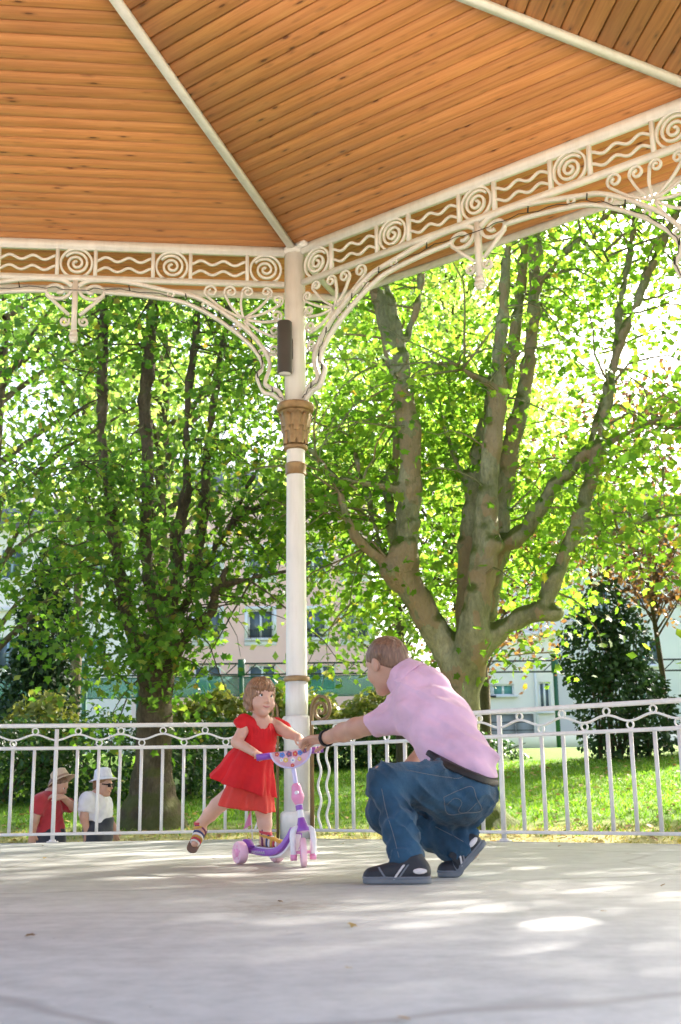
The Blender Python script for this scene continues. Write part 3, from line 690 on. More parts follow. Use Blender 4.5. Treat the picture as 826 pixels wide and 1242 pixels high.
# ---- the big mottled plane tree on the right
T1 = [
 [(1.903,5.500,-0.270,0.724),(1.829,5.500,-0.049,0.540),(1.751,5.500,0.356,0.366),(1.732,5.500,0.972,0.285),(1.761,5.500,1.494,0.276),(1.818,5.500,1.863,0.310),(1.849,5.500,2.130,0.322)],
 [(1.732,5.500,1.865,0.235),(1.593,5.500,2.145,0.225),(1.324,5.400,2.611,0.204),(1.054,5.300,3.067,0.215),(1.047,5.200,3.289,0.225),(1.123,5.200,3.727,0.178),(1.163,5.200,4.397,0.169),(1.181,5.200,5.081,0.171),(1.097,5.200,5.664,0.156),(0.935,5.200,6.379,0.129),(0.813,5.200,6.986,0.119),(0.709,5.200,7.479,0.114),(0.496,5.100,8.308,0.092),(0.223,5.000,9.150,0.058)],
 [(1.119,5.200,5.664,0.111),(1.131,5.200,6.135,0.095),(1.031,5.200,6.616,0.090),(0.908,5.300,7.150,0.080),(0.854,5.400,7.821,0.070),(0.854,5.600,8.954,0.048)],
 [(1.108,5.200,6.112,0.050),(1.222,5.300,6.532,0.051),(1.346,5.300,6.893,0.051),(1.448,5.400,7.553,0.046),(1.550,5.500,8.488,0.035)],
 [(0.949,5.200,3.225,0.118),(0.790,5.200,3.294,0.081),(0.610,5.100,3.408,0.069),(0.444,5.000,3.587,0.069),(0.312,4.900,3.894,0.064),(0.262,4.900,4.115,0.059),(0.161,4.800,4.256,0.053),(0.019,4.700,4.485,0.048),(-0.123,4.600,4.647,0.037)],
 [(0.844,5.300,3.290,0.065),(0.742,5.400,3.556,0.055),(0.661,5.500,3.940,0.055),(0.591,5.600,4.355,0.050),(0.493,5.700,4.604,0.040),(0.408,5.800,5.108,0.029)],
 [(0.980,5.600,3.346,0.077),(0.928,5.800,3.866,0.079),(0.884,5.900,4.356,0.085),(1.002,6.000,4.974,0.075),(1.055,6.000,5.701,0.070),(1.014,6.000,6.445,0.053)],
 [(1.050,5.200,4.242,0.065),(0.865,5.100,4.265,0.054),(0.542,4.900,4.264,0.053),(0.225,4.800,4.310,0.048),(-0.036,4.700,4.311,0.042),(-0.294,4.600,4.377,0.032)],
 [(1.912,5.700,2.261,0.239),(1.941,5.800,2.826,0.210),(1.963,5.800,3.388,0.189),(1.992,5.800,3.844,0.179),(2.082,5.800,4.421,0.169),(2.173,5.800,5.008,0.148),(2.318,5.800,5.483,0.126),(2.453,5.800,6.209,0.104)],
 [(1.928,5.800,4.542,0.068),(1.824,5.800,4.779,0.057),(1.699,5.900,5.289,0.040),(1.639,6.000,5.748,0.029)],
 [(1.896,5.300,2.085,0.254),(1.973,5.200,2.623,0.212),(2.065,5.200,3.052,0.203),(2.136,5.200,3.487,0.204),(2.154,5.200,3.928,0.162),(2.219,5.200,4.431,0.142),(2.300,5.200,5.055,0.137),(2.364,5.200,5.517,0.144),(2.407,5.200,5.985,0.111),(2.461,5.200,6.459,0.095),(2.533,5.200,7.061,0.085),(2.607,5.200,7.673,0.080),(2.716,5.200,8.548,0.064)],
 [(2.376,5.200,5.540,0.066),(2.240,5.100,5.659,0.055),(2.080,5.000,5.709,0.044),(1.879,4.900,5.793,0.038),(1.712,4.800,5.852,0.027)],
 [(2.275,5.900,4.798,0.114),(2.438,6.000,5.424,0.104),(2.576,6.000,5.910,0.099),(2.692,6.000,6.403,0.094),(2.803,6.000,7.029,0.089),(2.912,6.000,7.795,0.084),(3.029,6.000,8.709,0.067)],
 [(2.094,5.600,2.682,0.218),(2.226,5.600,3.232,0.197),(2.329,5.600,3.567,0.187),(2.377,5.600,3.905,0.144),(2.458,5.600,4.477,0.145),(2.568,5.600,4.940,0.135),(2.731,5.600,5.526,0.130),(2.863,5.600,6.124,0.109),(2.933,5.600,6.610,0.104),(2.999,5.600,7.227,0.104),(3.054,5.600,7.855,0.105),(3.117,5.600,8.624,0.083)],
 [(3.018,5.600,7.164,0.052),(3.154,5.500,7.365,0.046),(3.382,5.400,7.598,0.046),(3.644,5.300,7.854,0.040),(4.023,5.100,8.103,0.034)],
 [(2.270,5.500,3.457,0.153),(2.505,5.400,3.577,0.141),(2.695,5.300,3.718,0.119),(2.857,5.200,3.969,0.113),(3.039,5.100,4.218,0.108),(3.284,5.000,4.464,0.097),(3.477,5.000,4.650,0.086),(3.657,4.900,4.728,0.064),(3.963,4.800,4.836,0.048),(4.349,4.600,4.952,0.037),(4.750,4.500,5.053,0.026)],
 [(3.500,5.000,4.683,0.065),(3.627,5.100,5.050,0.060),(3.851,5.200,5.539,0.061),(3.996,5.300,6.101,0.062),(4.103,5.400,6.740,0.063),(4.227,5.400,7.227,0.063),(4.341,5.400,7.721,0.058),(4.525,5.500,8.400,0.047)],
 [(1.903,5.400,2.054,0.224),(2.181,5.300,2.324,0.159),(2.517,5.200,2.507,0.143),(2.761,5.100,2.583,0.147),(2.885,5.100,2.762,0.132),(3.009,5.100,3.102,0.122),(3.186,5.100,3.423,0.122),(3.324,5.000,3.703,0.117),(3.416,5.000,4.008,0.112),(3.521,5.000,4.326,0.107),(3.606,4.900,4.607,0.096),(3.679,4.900,4.918,0.091),(3.816,4.900,5.538,0.081),(3.959,4.900,6.053,0.076),(4.100,4.900,6.376,0.071),(4.374,4.800,6.998,0.066),(4.593,4.800,7.433,0.061),(4.838,4.800,7.898,0.050),(5.209,4.700,8.691,0.034)],
 [(3.369,5.000,3.583,0.053),(3.548,5.000,3.579,0.048),(3.737,4.900,3.532,0.047),(3.853,4.800,3.539,0.047),(4.015,4.700,3.631,0.036),(4.239,4.600,3.763,0.031),(4.551,4.500,3.870,0.026)],
]
BARK1 = bark_mat('plane_bark', [(.3, (.17, .175, .09)), (.5, (.30, .298, .165)), (.7, (.44, .43, .28))], .95, 1.6, (.36, .25, .14))
plane = thing('plane_tree', 'big mottled plane tree with several thick bare limbs and mossy fork, behind the crouching man', 'tree', (2.0, 5.5, float(zg(2.0, 5.5))))
ORG = np.array(plane.location)
s_ = trunk_sdf(T1, .034, (-1.1, 3.6, -.6), (5.9, 6.7, 10.2), .06, .016, [((0.969,5.250,3.147), .22), ((2.204,5.150,3.442), .16), ((2.937,5.100,2.548), .15), ((1.793,5.400,1.949), .20)])
obj('trunk', s_.mesh('trunk', BARK1, ORG), plane)
LEAF1 = leaf_mat('plane_leaf', [(0, (.055, .115, .014)), (.35, (.085, .16, .02)), (.8, (.12, .19, .025)), (.98, (.16, .20, .03)), (1, (.26, .17, .035))], (2.75, 2.9, 1.6), .62)
starts = []
for P in T1[1:]:
    for p in densify(P, .25):
        if p[2] > 2.6: starts.append((*p[:3], .4+max(0, p[2]-3)*.22+(1.0 if p[3] < .06 else 0)))
mb, A = grow(starts, 170, 1.9, .018, .25, .10, .33, 5.2, np.array([2.2, 5.5]))
top = [(2+3.6*sqrt(random.random())*cos(a_), 5.8+3.2*sqrt(random.random())*sin(a_), random.uniform(7.0, 11.0), 1) for a_ in rng.uniform(0, 2*pi, 160)]
mb2, A2 = grow(top, 50, 1.8, .02, .3, .05, .40, 5.0)
low = [(*p, 1) for p in ((-0.029,4.600,4.480), (0.110,4.900,3.899), (0.336,5.200,5.332), (1.473,5.400,6.083), (1.715,6.400,4.952), (3.870,4.700,3.773), (4.306,4.600,4.384), (4.140,4.600,3.532), (3.259,5.800,4.748), (3.569,5.800,6.181), (1.982,6.000,6.546), (0.247,4.800,6.004), (0.075,5.600,3.274), (-0.077,6.400,2.843), (0.380,6.600,2.865), (2.888,4.900,1.991), (4.381,4.600,5.373), (4.635,4.600,5.930))]
mb3, A3 = grow(low, 40, 1.3, .011, -.1, .12, .32, 6.4)
bk = [(*p[:3]+np.array([0, random.uniform(.8, 2.4), 0]), 1) for P in T1[1:] for p in densify(P, .4) if p[2] > 3.2]
mb4, A4 = grow(bk, 120, 1.5, .012, .1, .1, .36, 6.8)
A = A[(A[:, 1] > 5.35) | (rng.random(len(A)) < .22) | (A[:, 2] > 8.8)]
mb.add(mb2.v, mb2.f); mb.add(mb3.v, mb3.f); mb.add(mb4.v, mb4.f); A = np.concatenate([A, A2, A3, A4])
br = obj('branches', mesh_np('branches', np.array(mb.v)-ORG, mb.f, BARK1), plane); br['kind'] = 'stuff'
obj('crown', leaves_mesh('crown', A-ORG, .118, LEAF1), plane, kind='stuff')
print('plane leaves', len(A))

# ---- the darker many-stemmed tree on the left
T2 = [
 [(-2.320,6.000,-0.166,0.647),(-2.325,6.000,0.074,0.476),(-2.323,6.000,0.411,0.337),(-2.313,6.000,0.944,0.285),(-2.304,6.000,1.486,0.276),(-2.293,6.000,1.981,0.267),(-2.346,6.000,2.316,0.235)],
 [(-2.370,6.000,1.927,0.145),(-2.503,6.000,2.318,0.134),(-2.681,6.000,2.636,0.124),(-2.779,5.900,3.224,0.101),(-2.874,5.800,3.712,0.096),(-2.921,5.800,4.118,0.108),(-3.003,5.800,4.530,0.091),(-3.119,5.800,5.248,0.086),(-3.116,5.800,6.175,0.088),(-3.142,5.800,6.950,0.083),(-3.161,5.800,7.870,0.072),(-3.220,5.700,8.868,0.048)],
 [(-2.646,6.000,2.602,0.056),(-2.880,6.100,2.905,0.051),(-3.077,6.200,3.330,0.046),(-3.229,6.300,3.728,0.047),(-3.453,6.500,4.355,0.042),(-3.590,6.600,5.126,0.036)],
 [(-2.185,6.000,2.145,0.190),(-2.240,6.000,2.595,0.157),(-2.456,6.100,3.300,0.114),(-2.517,6.100,3.885,0.104),(-2.509,6.100,4.478,0.099),(-2.500,6.100,5.081,0.094),(-2.578,6.100,5.821,0.112),(-2.551,6.100,6.195,0.119),(-2.498,6.100,6.954,0.102),(-2.492,6.100,7.731,0.091),(-2.490,6.200,8.979,0.056)],
 [(-2.100,5.900,2.133,0.122),(-1.911,5.800,2.395,0.110),(-1.698,5.700,2.544,0.094),(-1.488,5.600,2.724,0.077),(-1.434,5.500,3.006,0.066),(-1.281,5.400,3.262,0.049)],
 [(-2.192,6.000,2.481,0.123),(-2.068,6.000,3.045,0.107),(-2.040,6.000,3.389,0.102),(-2.071,6.000,3.808,0.108),(-1.992,6.100,4.265,0.104),(-1.940,6.100,4.586,0.081),(-1.962,6.100,5.191,0.064),(-1.952,6.100,5.993,0.065),(-1.867,6.100,6.683,0.066),(-1.829,6.100,7.323,0.060),(-1.811,6.200,8.420,0.043)],
 [(-2.028,6.200,2.790,0.080),(-1.866,6.300,3.150,0.081),(-1.809,6.400,3.757,0.093),(-1.736,6.400,4.416,0.094),(-1.719,6.400,4.905,0.077),(-1.646,6.400,5.774,0.072),(-1.544,6.400,6.406,0.073),(-1.477,6.500,6.960,0.061),(-1.421,6.500,7.617,0.056),(-1.367,6.600,8.743,0.038)],
 [(-1.676,6.400,3.457,0.058),(-1.539,6.300,3.814,0.058),(-1.330,6.200,4.001,0.052),(-1.146,6.100,4.188,0.046),(-0.871,6.000,4.276,0.040),(-0.553,5.900,4.351,0.034)],
 [(-1.448,5.600,3.023,0.050),(-1.183,5.500,3.112,0.044),(-0.898,5.400,3.144,0.044),(-0.509,5.300,3.195,0.032),(-0.124,5.200,3.312,0.027)],
 [(-1.353,6.200,4.002,0.040),(-1.101,6.200,4.594,0.035),(-0.891,6.200,4.953,0.029)],
 [(-2.285,5.900,1.479,0.088),(-2.174,5.800,1.255,0.076)],
]
BARK2 = bark_mat('dark_bark', [(.3, (.07, .055, .036)), (.5, (.13, .102, .066)), (.7, (.20, .165, .11))], .55, 2.4)
t2 = thing('broadleaf_tree', 'dark many-stemmed leafy tree left of the central column, with leaves hanging low', 'tree', (-2.3, 6, float(zg(-2.3, 6))))
ORG = np.array(t2.location)
s_ = trunk_sdf(T2, .036, (-3.9, 5, -.5), (.3, 7, 9.6), .06, .014)
obj('trunk', s_.mesh('trunk', BARK2, ORG), t2)
LEAF2 = leaf_mat('dark_broad_leaf', [(0, (.040, .092, .018)), (.4, (.070, .135, .024)), (.8, (.10, .165, .03)), (.97, (.16, .18, .04)), (1, (.22, .14, .04))], (2.5, 2.8, 1.2), .6)
starts = []
for P in T2[1:]:
    for p in densify(P, .25):
        if p[2] > 2.2: starts.append((*p[:3], .5+max(0, p[2]-3)*.15))
mb, A = grow(starts, 150, 1.7, .015, .05, .12, .30, 5.6, np.array([-2.3, 6.1]))
low = [(*p, 1) for p in ((-3.584,5.200,3.159), (-3.784,5.000,4.003), (-3.197,4.900,3.529), (-4.037,5.000,4.682), (-3.695,5.200,5.662), (-4.069,5.200,6.387), (-3.073,5.400,2.744), (-2.621,5.400,2.194), (-2.433,5.600,1.781), (-2.777,5.000,3.107), (-2.067,5.200,3.239), (-1.933,5.000,3.635), (-3.040,5.800,2.248), (-2.708,5.900,1.594), (-4.059,5.800,2.599), (-1.032,5.600,3.861), (-3.157,5.000,4.663), (-1.355,5.400,5.202), (-0.888,5.200,6.067), (-1.741,5.400,2.590), (-1.967,5.500,2.195), (-2.069,5.300,2.495), (-3.508,5.200,6.614), (-2.038,5.300,6.374))]
mb3, A3 = grow(low, 72, 1.15, .010, -.15, .14, .29, 5.2)
top = [(-2.3+3.4*sqrt(random.random())*cos(a_), 6.1+2.8*sqrt(random.random())*sin(a_), random.uniform(6.5, 10.5), 1) for a_ in rng.uniform(0, 2*pi, 140)]
mb2, A2 = grow(top, 40, 1.7, .02, .3, .05, .38, 5.0)
mb.add(mb2.v, mb2.f); mb.add(mb3.v, mb3.f); A = np.concatenate([A, A2, A3]); A = A[~((A[:, 0] > -1.5) & (A[:, 2] < 2.95) & (rng.random(len(A)) < .93))]
br = obj('branches', mesh_np('branches', np.array(mb.v)-ORG, mb.f, BARK2), t2); br['kind'] = 'stuff'
obj('crown', leaves_mesh('crown', A-ORG, .110, LEAF2), t2, kind='stuff')
print('left leaves', len(A))

# ---- trees further back: own trunk, limbs and crown
def far_tree(x, y, h, rad, zb, mat, bark, label, n=9000, ls=.17, tr=.18, name='background_tree', cats='tree', simple=True, group='trees beyond the lawn'):
    z0 = float(zg(x, y)); t = thing(name, label, cats, (x, y, z0), 0, group)
    mb = MB(); mb.tube([(0, 0, -.2), (.05, 0, h*.2), (-.08, .05, h*.45), (.05, 0, h*.75)], [tr*1.3, tr, tr*.75, tr*.3], 8, False)
    C_ = []
    for q in range(int(16+rad*6)):
        a_ = rng.uniform(0, 2*pi); zz = rng.uniform(zb, h); k_ = (zz-zb)/(h-zb); rr_ = rad*sqrt(max(.05, 1-(2*k_-.85)**2/1.35))*rng.uniform(.35, 1)
        e = np.array([rr_*cos(a_), rr_*sin(a_), zz]); b0 = np.array([0, 0, max(h*.15, zz-rr_*.8)])
        mb.tube([b0, (b0+e)/2+[0, 0, .15], e], [tr*.4, tr*.22, .015], 5, False); C_.append(e)
    obj('trunk', mb.mesh('trunk', bark), t)
    C_ = np.array(C_); q = rng.integers(0, len(C_), n); sp = .16*rad+.32
    sc_ = rng.uniform(.6, 1.3, len(C_))[q][:, None]
    A = C_[q]+rng.normal(0, 1, (n, 3))*np.array([sp, sp, sp*.6])*sc_
    obj('crown', leaves_mesh('crown', A, ls, mat, simple), t, kind='stuff')
    return t
LEAF3 = leaf_mat('maple_leaf', [(0, (.10, .165, .035)), (.5, (.15, .225, .045)), (.9, (.19, .25, .055)), (1, (.22, .2, .06))], (2.6, 2.6, 2.2), .66)  # far leaves coloured paler, in place of a haze volume
LEAFC = leaf_mat('copper_leaf', [(0, (.05, .028, .026)), (.45, (.085, .05, .035)), (.75, (.19, .11, .04)), (1, (.26, .17, .05))], (1.5, 1.3, .9), .45)
LEAFN = leaf_mat('conifer_needle', [(0, (.016, .042, .016)), (.6, (.032, .068, .024)), (1, (.06, .10, .035))], (1, 1.2, .8), .2, .6)
LEAFH = leaf_mat('hedge_leaf', [(0, (.02, .055, .014)), (.5, (.035, .085, .018)), (1, (.07, .12, .025))], (1.3, 1.5, .8), .3, .4)
LEAFY = leaf_mat('yellow_green_leaf', [(0, (.12, .16, .03)), (.5, (.2, .23, .05)), (1, (.3, .29, .09))], (1.5, 1.5, .8), .45)
far_tree(1.1, 12.5, 10.5, 2.3, 2.2, LEAF3, BARK2, 'bushy green tree behind the column with low arching dark branches', 6000, .155, .09, name='maple_tree')
far_tree(-6.3, 11, 11, 3.2, 3.4, LEAF3, BARK2, 'leafy green tree at the left picture edge behind the many-stemmed tree', 5500, .17, name='maple_tree')
far_tree(2.33, 13.5, 12, 3.6, 4.0, LEAF3, BARK2, 'light green tree seen between the limbs of the plane tree', 8000, .16, .12, name='maple_tree')
far_tree(-3.9, 15, 12.5, 3.6, 5.2, LEAF3, BARK2, 'sunlit green tree standing behind the many-stemmed tree', 6000, .18, name='maple_tree')
far_tree(3.1, 17.5, 7.2, 2.1, 2.4, LEAFC, BARK2, 'dark purple-leaved tree low behind the fork of the plane tree', 5500, .15, .12, name='copper_beech')
far_tree(6.7, 15.5, 7.6, 2.3, 3.2, LEAFC, BARK2, 'bronze and orange leaved tree over the dark conifer at right', 6500, .15, .06, name='copper_beech')
far_tree(9.6, 11, 10.5, 2.7, 4.2, LEAF1, BARK2, 'pale green leafy tree at the right picture edge', 2800, .17, name='maple_tree')

far_tree(8.2, 3.8, 13, 3.9, 3.0, LEAF1, BARK1, 'leafy tree just outside the right picture edge that throws dappled shade', 34000, .17, name='maple_tree')

far_tree(8.9, -.6, 11.5, 3.4, 2.6, LEAF1, BARK1, 'unseen leafy tree added beyond the right picture edge to shade the bandstand floor', 24000, .17, name='maple_tree')  # second unseen tree, added to shade more of the floor
far_tree(-7.5, 22, 16, 4.2, 6.6, LEAF3, BARK2, 'tall pale green tree far back above the white house at left', 11000, .2, .14, name='maple_tree')
far_tree(-1.6, 23, 17, 4.2, 7.0, LEAF3, BARK2, 'tall pale green tree far back just left of the column', 11000, .2, .12, name='maple_tree')
far_tree(3.35, 24, 16, 3.8, 6.4, LEAF3, BARK2, 'tall pale green tree far back between the plane tree limbs', 9500, .2, .12, name='maple_tree')

def bush(name, label, cat, blobs, n, ls, mat, simple=True, stems=4, group='shrubs and hedges', up=.5, droop=0):
    """blobs: (x, y, z above ground, rx, ry, rz)"""
    x0, y0 = blobs[0][:2]; z0 = float(zg(x0, y0)); t = thing(name, label, cat, (x0, y0, z0), 0, group)
    vol = np.array([b[3]*b[4]+b[3]*b[5] for b in blobs]); cnt = (n*vol/vol.sum()).astype(int); A = []; O = []; mb = MB()
    for b, c_ in zip(blobs, cnt):
        d = rng.normal(size=(c_, 3)); d /= np.linalg.norm(d, axis=1)[:, None]; r_ = .55+.5*rng.random(c_)**.6
        r_ *= 1+.13*np.sin(d[:, 0]*9+b[0])*np.sin(d[:, 2]*8+b[1]*2)
        p = np.array([b[0]-x0, b[1]-y0, b[2]])+d*r_[:, None]*np.array(b[3:6]); A.append(p); O.append(d)
        for q in range(stems):
            e = np.array([b[0]-x0+rng.normal(0, .4)*b[3], b[1]-y0+rng.normal(0, .4)*b[4], b[2]+b[5]*.55]); mb.tube([(b[0]-x0, b[1]-y0, -.1), (np.array([b[0]-x0, b[1]-y0, 0])+e)/2, e], [.03, .02, .008], 5, False)
    A = np.concatenate(A); O = np.concatenate(O); k_ = A[:, 2] > -.1
    obj('stems', mb.mesh('stems', BARK2), t, kind='stuff')
    obj('foliage', leaves_mesh('foliage', A[k_], ls, mat, simple, up, O[k_]), t, kind='stuff')
    return t
bush('conifer', 'dark feathery conifer standing in front of the grey building at right', 'conifer', [(5.45, 14, 1.0, .9, .9, 1.2), (5.05, 14, 2.1, .72, .7, .9), (5.75, 14, 2.3, .5, .5, .7), (5.3, 14, 2.95, .5, .5, .65), (6.0, 13.8, .8, .6, .6, .9)], 6500, .13, LEAFN, droop=1)
bush('conifer', 'dark green bushy conifer at the right picture edge behind the railing', 'conifer', [(8.0, 15, 1.0, .85, .9, 1.3), (7.9, 15, 2.2, .55, .6, 1.0), (8.9, 15.5, 1.2, .9, .9, 1.6)], 8000, .13, LEAFN)
bush('conifer', 'narrow dark green ivy-clad conifer in front of the white house at left', 'conifer', [(-5.9, 13, 1.2, .75, .7, 1.3), (-5.8, 13, 2.6, .6, .6, 1.1), (-5.7, 13, 3.7, .38, .4, .9)], 7000, .13, LEAFN)
bush('hedge', 'dense dark green hedge behind the two walkers', 'hedge', [(-5.2, 8.6, .35, 1.2, .8, .95), (-3.6, 9.0, .4, 1.3, .8, .95), (-6.6, 8.4, .4, 1.2, .9, 1.05), (-2.4, 9.6, .35, .9, .7, .8)], 15000, .10, LEAFH)
bush('hedge', 'long trimmed dark green hedge across the back of the lawn', 'hedge', [(-.7, 14, .2, 1.5, .7, .72), (1.0, 14.3, .2, 1.5, .7, .70), (2.4, 14.8, .15, 1.2, .7, .6), (-2.2, 12.5, .2, 1.1, .7, .8)], 13000, .10, LEAFH)
bush('shrub', 'sunlit yellow-green shrub below the teal screen, left of the girl', 'shrub', [(-2.55, 14.2, .8, .75, .6, .75), (-3.2, 14.4, .7, .6, .6, .65)], 3500, .14, LEAFY, False)
bush('shrub', 'sunlit yellow-green shrub between the girl and the column', 'shrub', [(-1.25, 14.5, .85, .6, .6, .8), (-.6, 14.6, .8, .55, .6, .7)], 3000, .14, LEAFY, False)
bush('shrub', 'pale yellow-green shrub just right of the gold scroll post', 'shrub', [(.6, 15.2, .8, .8, .6, .7), (1.5, 15.5, .75, .8, .6, .6)], 3200, .14, LEAFY, False)
bush('shrub', 'yellowish shrub below the white house at the far left', 'shrub', [(-6.6, 10.5, 1.0, .6, .6, .75), (-5.2, 11.0, .9, .6, .6, .7)], 2600, .13, LEAFY, False)

# fallen leaves on the lawn and the floor
FALL = leaf_mat('fallen_leaf', [(0, (.25, .14, .05)), (.5, (.36, .22, .08)), (1, (.45, .34, .12))], (1, 1, 1), .2, .7)
x, y = in_view(1500, -.5, 13); d = np.hypot(x-CEN[0], y-CEN[1])-CIR; kp = d > 2.8; x, y = x[kp], y[kp]
xq = np.concatenate([rng.uniform(-3, 3.2, 16), rng.uniform(-.3, 1.8, 8)]); yq = np.concatenate([rng.uniform(-4.6, -.9, 16), rng.uniform(-8.4, -5, 8)]); kq = np.hypot(xq-CEN[0], yq-CEN[1]) < 4.4
obj('floor_leaf_litter', leaves_mesh('floor_leaf_litter', np.stack([xq, yq, 0*xq+.008], 1)[kq], .032, FALL, False, 6), kind='stuff', label='a few tiny dry leaf scraps on the bandstand floor')
obj('fallen_leaves', leaves_mesh('fallen_leaves', np.stack([x, y, zg(x, y)+.035], 1), .085, FALL, False, 4), kind='stuff', label='dry brown leaves scattered over the lawn')

# ================================================================== BUILDINGS AND FENCE
def wall_mesh(name, x0, x1, z0, z1, rects, mat, dep=.18, back=8):
    xs = sorted({x0, x1, *[r[0] for r in rects], *[r[1] for r in rects]}); zs = sorted({z0, z1, *[r[2] for r in rects], *[r[3] for r in rects]})
    V = []; F = []
    def q(*p): k = len(V); V.extend(p); F.append((k, k+1, k+2, k+3))
    for a_, b_ in zip(xs[:-1], xs[1:]):
        for c_, d_ in zip(zs[:-1], zs[1:]):
            if any(r[0] <= a_+1e-6 and b_ <= r[1]+1e-6 and r[2] <= c_+1e-6 and d_ <= r[3]+1e-6 for r in rects): continue
            q((a_, 0, c_), (b_, 0, c_), (b_, 0, d_), (a_, 0, d_))
    for a_, b_, c_, d_ in rects:
        q((a_, 0, c_), (a_, 0, d_), (a_, dep, d_), (a_, dep, c_)); q((b_, 0, c_), (b_, dep, c_), (b_, dep, d_), (b_, 0, d_))
        q((a_, 0, c_), (a_, dep, c_), (b_, dep, c_), (b_, 0, c_)); q((a_, 0, d_), (b_, 0, d_), (b_, dep, d_), (a_, dep, d_))
    q((x0, 0, z0), (x0, 0, z1), (x0, back, z1), (x0, back, z0)); q((x1, 0, z0), (x1, back, z0), (x1, back, z1), (x1, 0, z1))
    q((x0, 0, z1), (x1, 0, z1), (x1, back, z1), (x0, back, z1)); q((x0, back, z0), (x0, back, z1), (x1, back, z1), (x1, back, z0))
    return mesh_np(name, np.array(V), F, mat)
m, t, b = nodes('window_glass'); b.inputs['Base Color'].default_value = (.10, .13, .16, 1); b.inputs['Roughness'].default_value = .06; GLASS = m
PINK = M('pink_render', [(.3, (.76, .485, .46)), (.7, (.83, .55, .52))], .6, .85, .15, 30)
PALE = M('white_render', [(.3, (.74, .685, .69)), (.7, (.81, .755, .76))], .5, .85, .15, 30)
GREYW = M('grey_render', [(.3, (.62, .61, .63)), (.7, (.71, .70, .72))], .5, .85, .15, 30)
FRAMEW = M('window_frame_white', (.72, .74, .78), 4, .5); BLUEF = M('window_frame_blue', (.30, .42, .55), 4, .5)
GARAGE = M('garage_grey', (.26, .27, .28), 3, .6); TEAL = M('teal_shutter', (.10, .30, .30), 3, .5); IRON = M('dark_iron', (.03, .035, .04), 4, .5)
ROOFM = M('slate_roof', (.15, .15, .17), 3, .7)
def building(name, label, cat, x0, x1, y, z1, mat, wins, z0=1.6, roof=True, back=8):
    t = thing(name, label, cat, ((x0+x1)/2, y, z0)); cx = (x0+x1)/2
    R = [(wx-cx-ww/2, wx-cx+ww/2, wz-z0-wh/2, wz-z0+wh/2) for wx, wz, ww, wh, *_ in wins]
    obj('wall', wall_mesh('wall', x0-cx, x1-cx, 0, z1-z0, R, mat, .18, back), t)
    for (wx, wz, ww, wh, fm, sur, kind), (a_, b_, c_, d_) in zip(wins, R):
        if kind == 'door':
            g = MB(); g.box(((a_+b_)/2, .12, (c_+d_)/2), (b_-a_, .04, d_-c_)).obj('garage_door', GARAGE, t)
            for q in range(1, 5): MB().box(((a_+b_)/2, .095, c_+(d_-c_)*q/5), (b_-a_-.05, .012, .03)).obj('panel_joint', IRON, t)
            continue
        f_ = MB(); T_ = .07
        for cx_, cz_, dx_, dz_ in ((a_+T_/2, (c_+d_)/2, T_, d_-c_), (b_-T_/2, (c_+d_)/2, T_, d_-c_), ((a_+b_)/2, c_+T_/2, b_-a_-2*T_, T_), ((a_+b_)/2, d_-T_/2, b_-a_-2*T_, T_), ((a_+b_)/2, (c_+d_)/2, .09, d_-c_-2*T_)):
            f_.box((cx_, .11, cz_), (dx_, .06, dz_))
        wn = f_.obj('window', fm, t)
        MB().box(((a_+b_)/2, .145, (c_+d_)/2), (b_-a_, .01, d_-c_)).obj('pane', TEAL if kind == 'teal' else GLASS, wn)
        MB().box(((a_+b_)/2, -.06, c_-.05), (b_-a_+.3, .14, .1)).obj('sill', GREYW, wn)
        if sur:
            g = MB(); s_ = .16
            g.box((a_-s_/2, -.012, (c_+d_)/2), (s_, .03, d_-c_)); g.box((b_+s_/2, -.012, (c_+d_)/2), (s_, .03, d_-c_)); g.box(((a_+b_)/2, -.012, d_+s_/2), (b_-a_+2*s_, .03, s_)); g.box(((a_+b_)/2, -.012, c_-.22), (b_-a_+2*s_, .03, .22))
            g.obj('surround', FRAMEW, wn)
        if kind == 'rail':
            g = MB(); zz = c_+.05
            g.box(((a_+b_)/2, .03, c_+.42), (b_-a_, .02, .03)); g.box(((a_+b_)/2, .03, c_+.12), (b_-a_, .02, .03))
            for q in range(1, 12): g.box((a_+(b_-a_)*q/12, .03, c_+.22), (.012, .012, .42))
            g.obj('guard_rail', IRON, wn)
    if roof:
        g = MB(); hw = (x1-x0)/2+.4
        g.add([(-hw, -.45, z1-z0), (hw, -.45, z1-z0), (hw, back+.4, z1-z0), (-hw, back+.4, z1-z0), (-hw+2, back/2, z1-z0+2.6), (hw-2, back/2, z1-z0+2.6)], [(0, 1, 5, 4), (1, 2, 5), (2, 3, 4, 5), (3, 0, 4), (0, 3, 2, 1)]); g.obj('roof', ROOFM, t)
    return t
XP = lambda px: -4.73+(px-315)*.0386
ZP = lambda py, px=315: 8.14+(757-py)*.0386-.00040*(px-315)
W_ = FRAMEW
building('apartment_house', 'pale pink rendered house with white framed windows behind the girl', 'house', XP(176), XP(452), 45, 14.5, PINK,
         [(XP(px), ZP(py, px), 1.18, 1.36, W_, True, 'rail') for px in (252, 316, 380, 432) for py in (757, 680)]+[(XP(px), ZP(822, px), 1.25, 1.2, W_, False, '') for px in (252, 318, 390)])
bb = building('apartment_house', 'white rendered house half hidden behind leaves at the far left', 'house', XP(-120), XP(172), 43, 12.5, PALE,
         [(XP(px), ZP(py, px), .95, 1.35, BLUEF, False, '') for px in (-40, 24, 70, 128) for py in (690, 795)]+[(XP(px), ZP(858, px), 1.0, 1.2, W_, False, '') for px in (18, 75)])
MB().box((XP(86)-(XP(-120)+XP(172))/2, -.08, ZP(742)-1.6), (7.0, .16, .16)).obj('cornice', GREYW, bb)
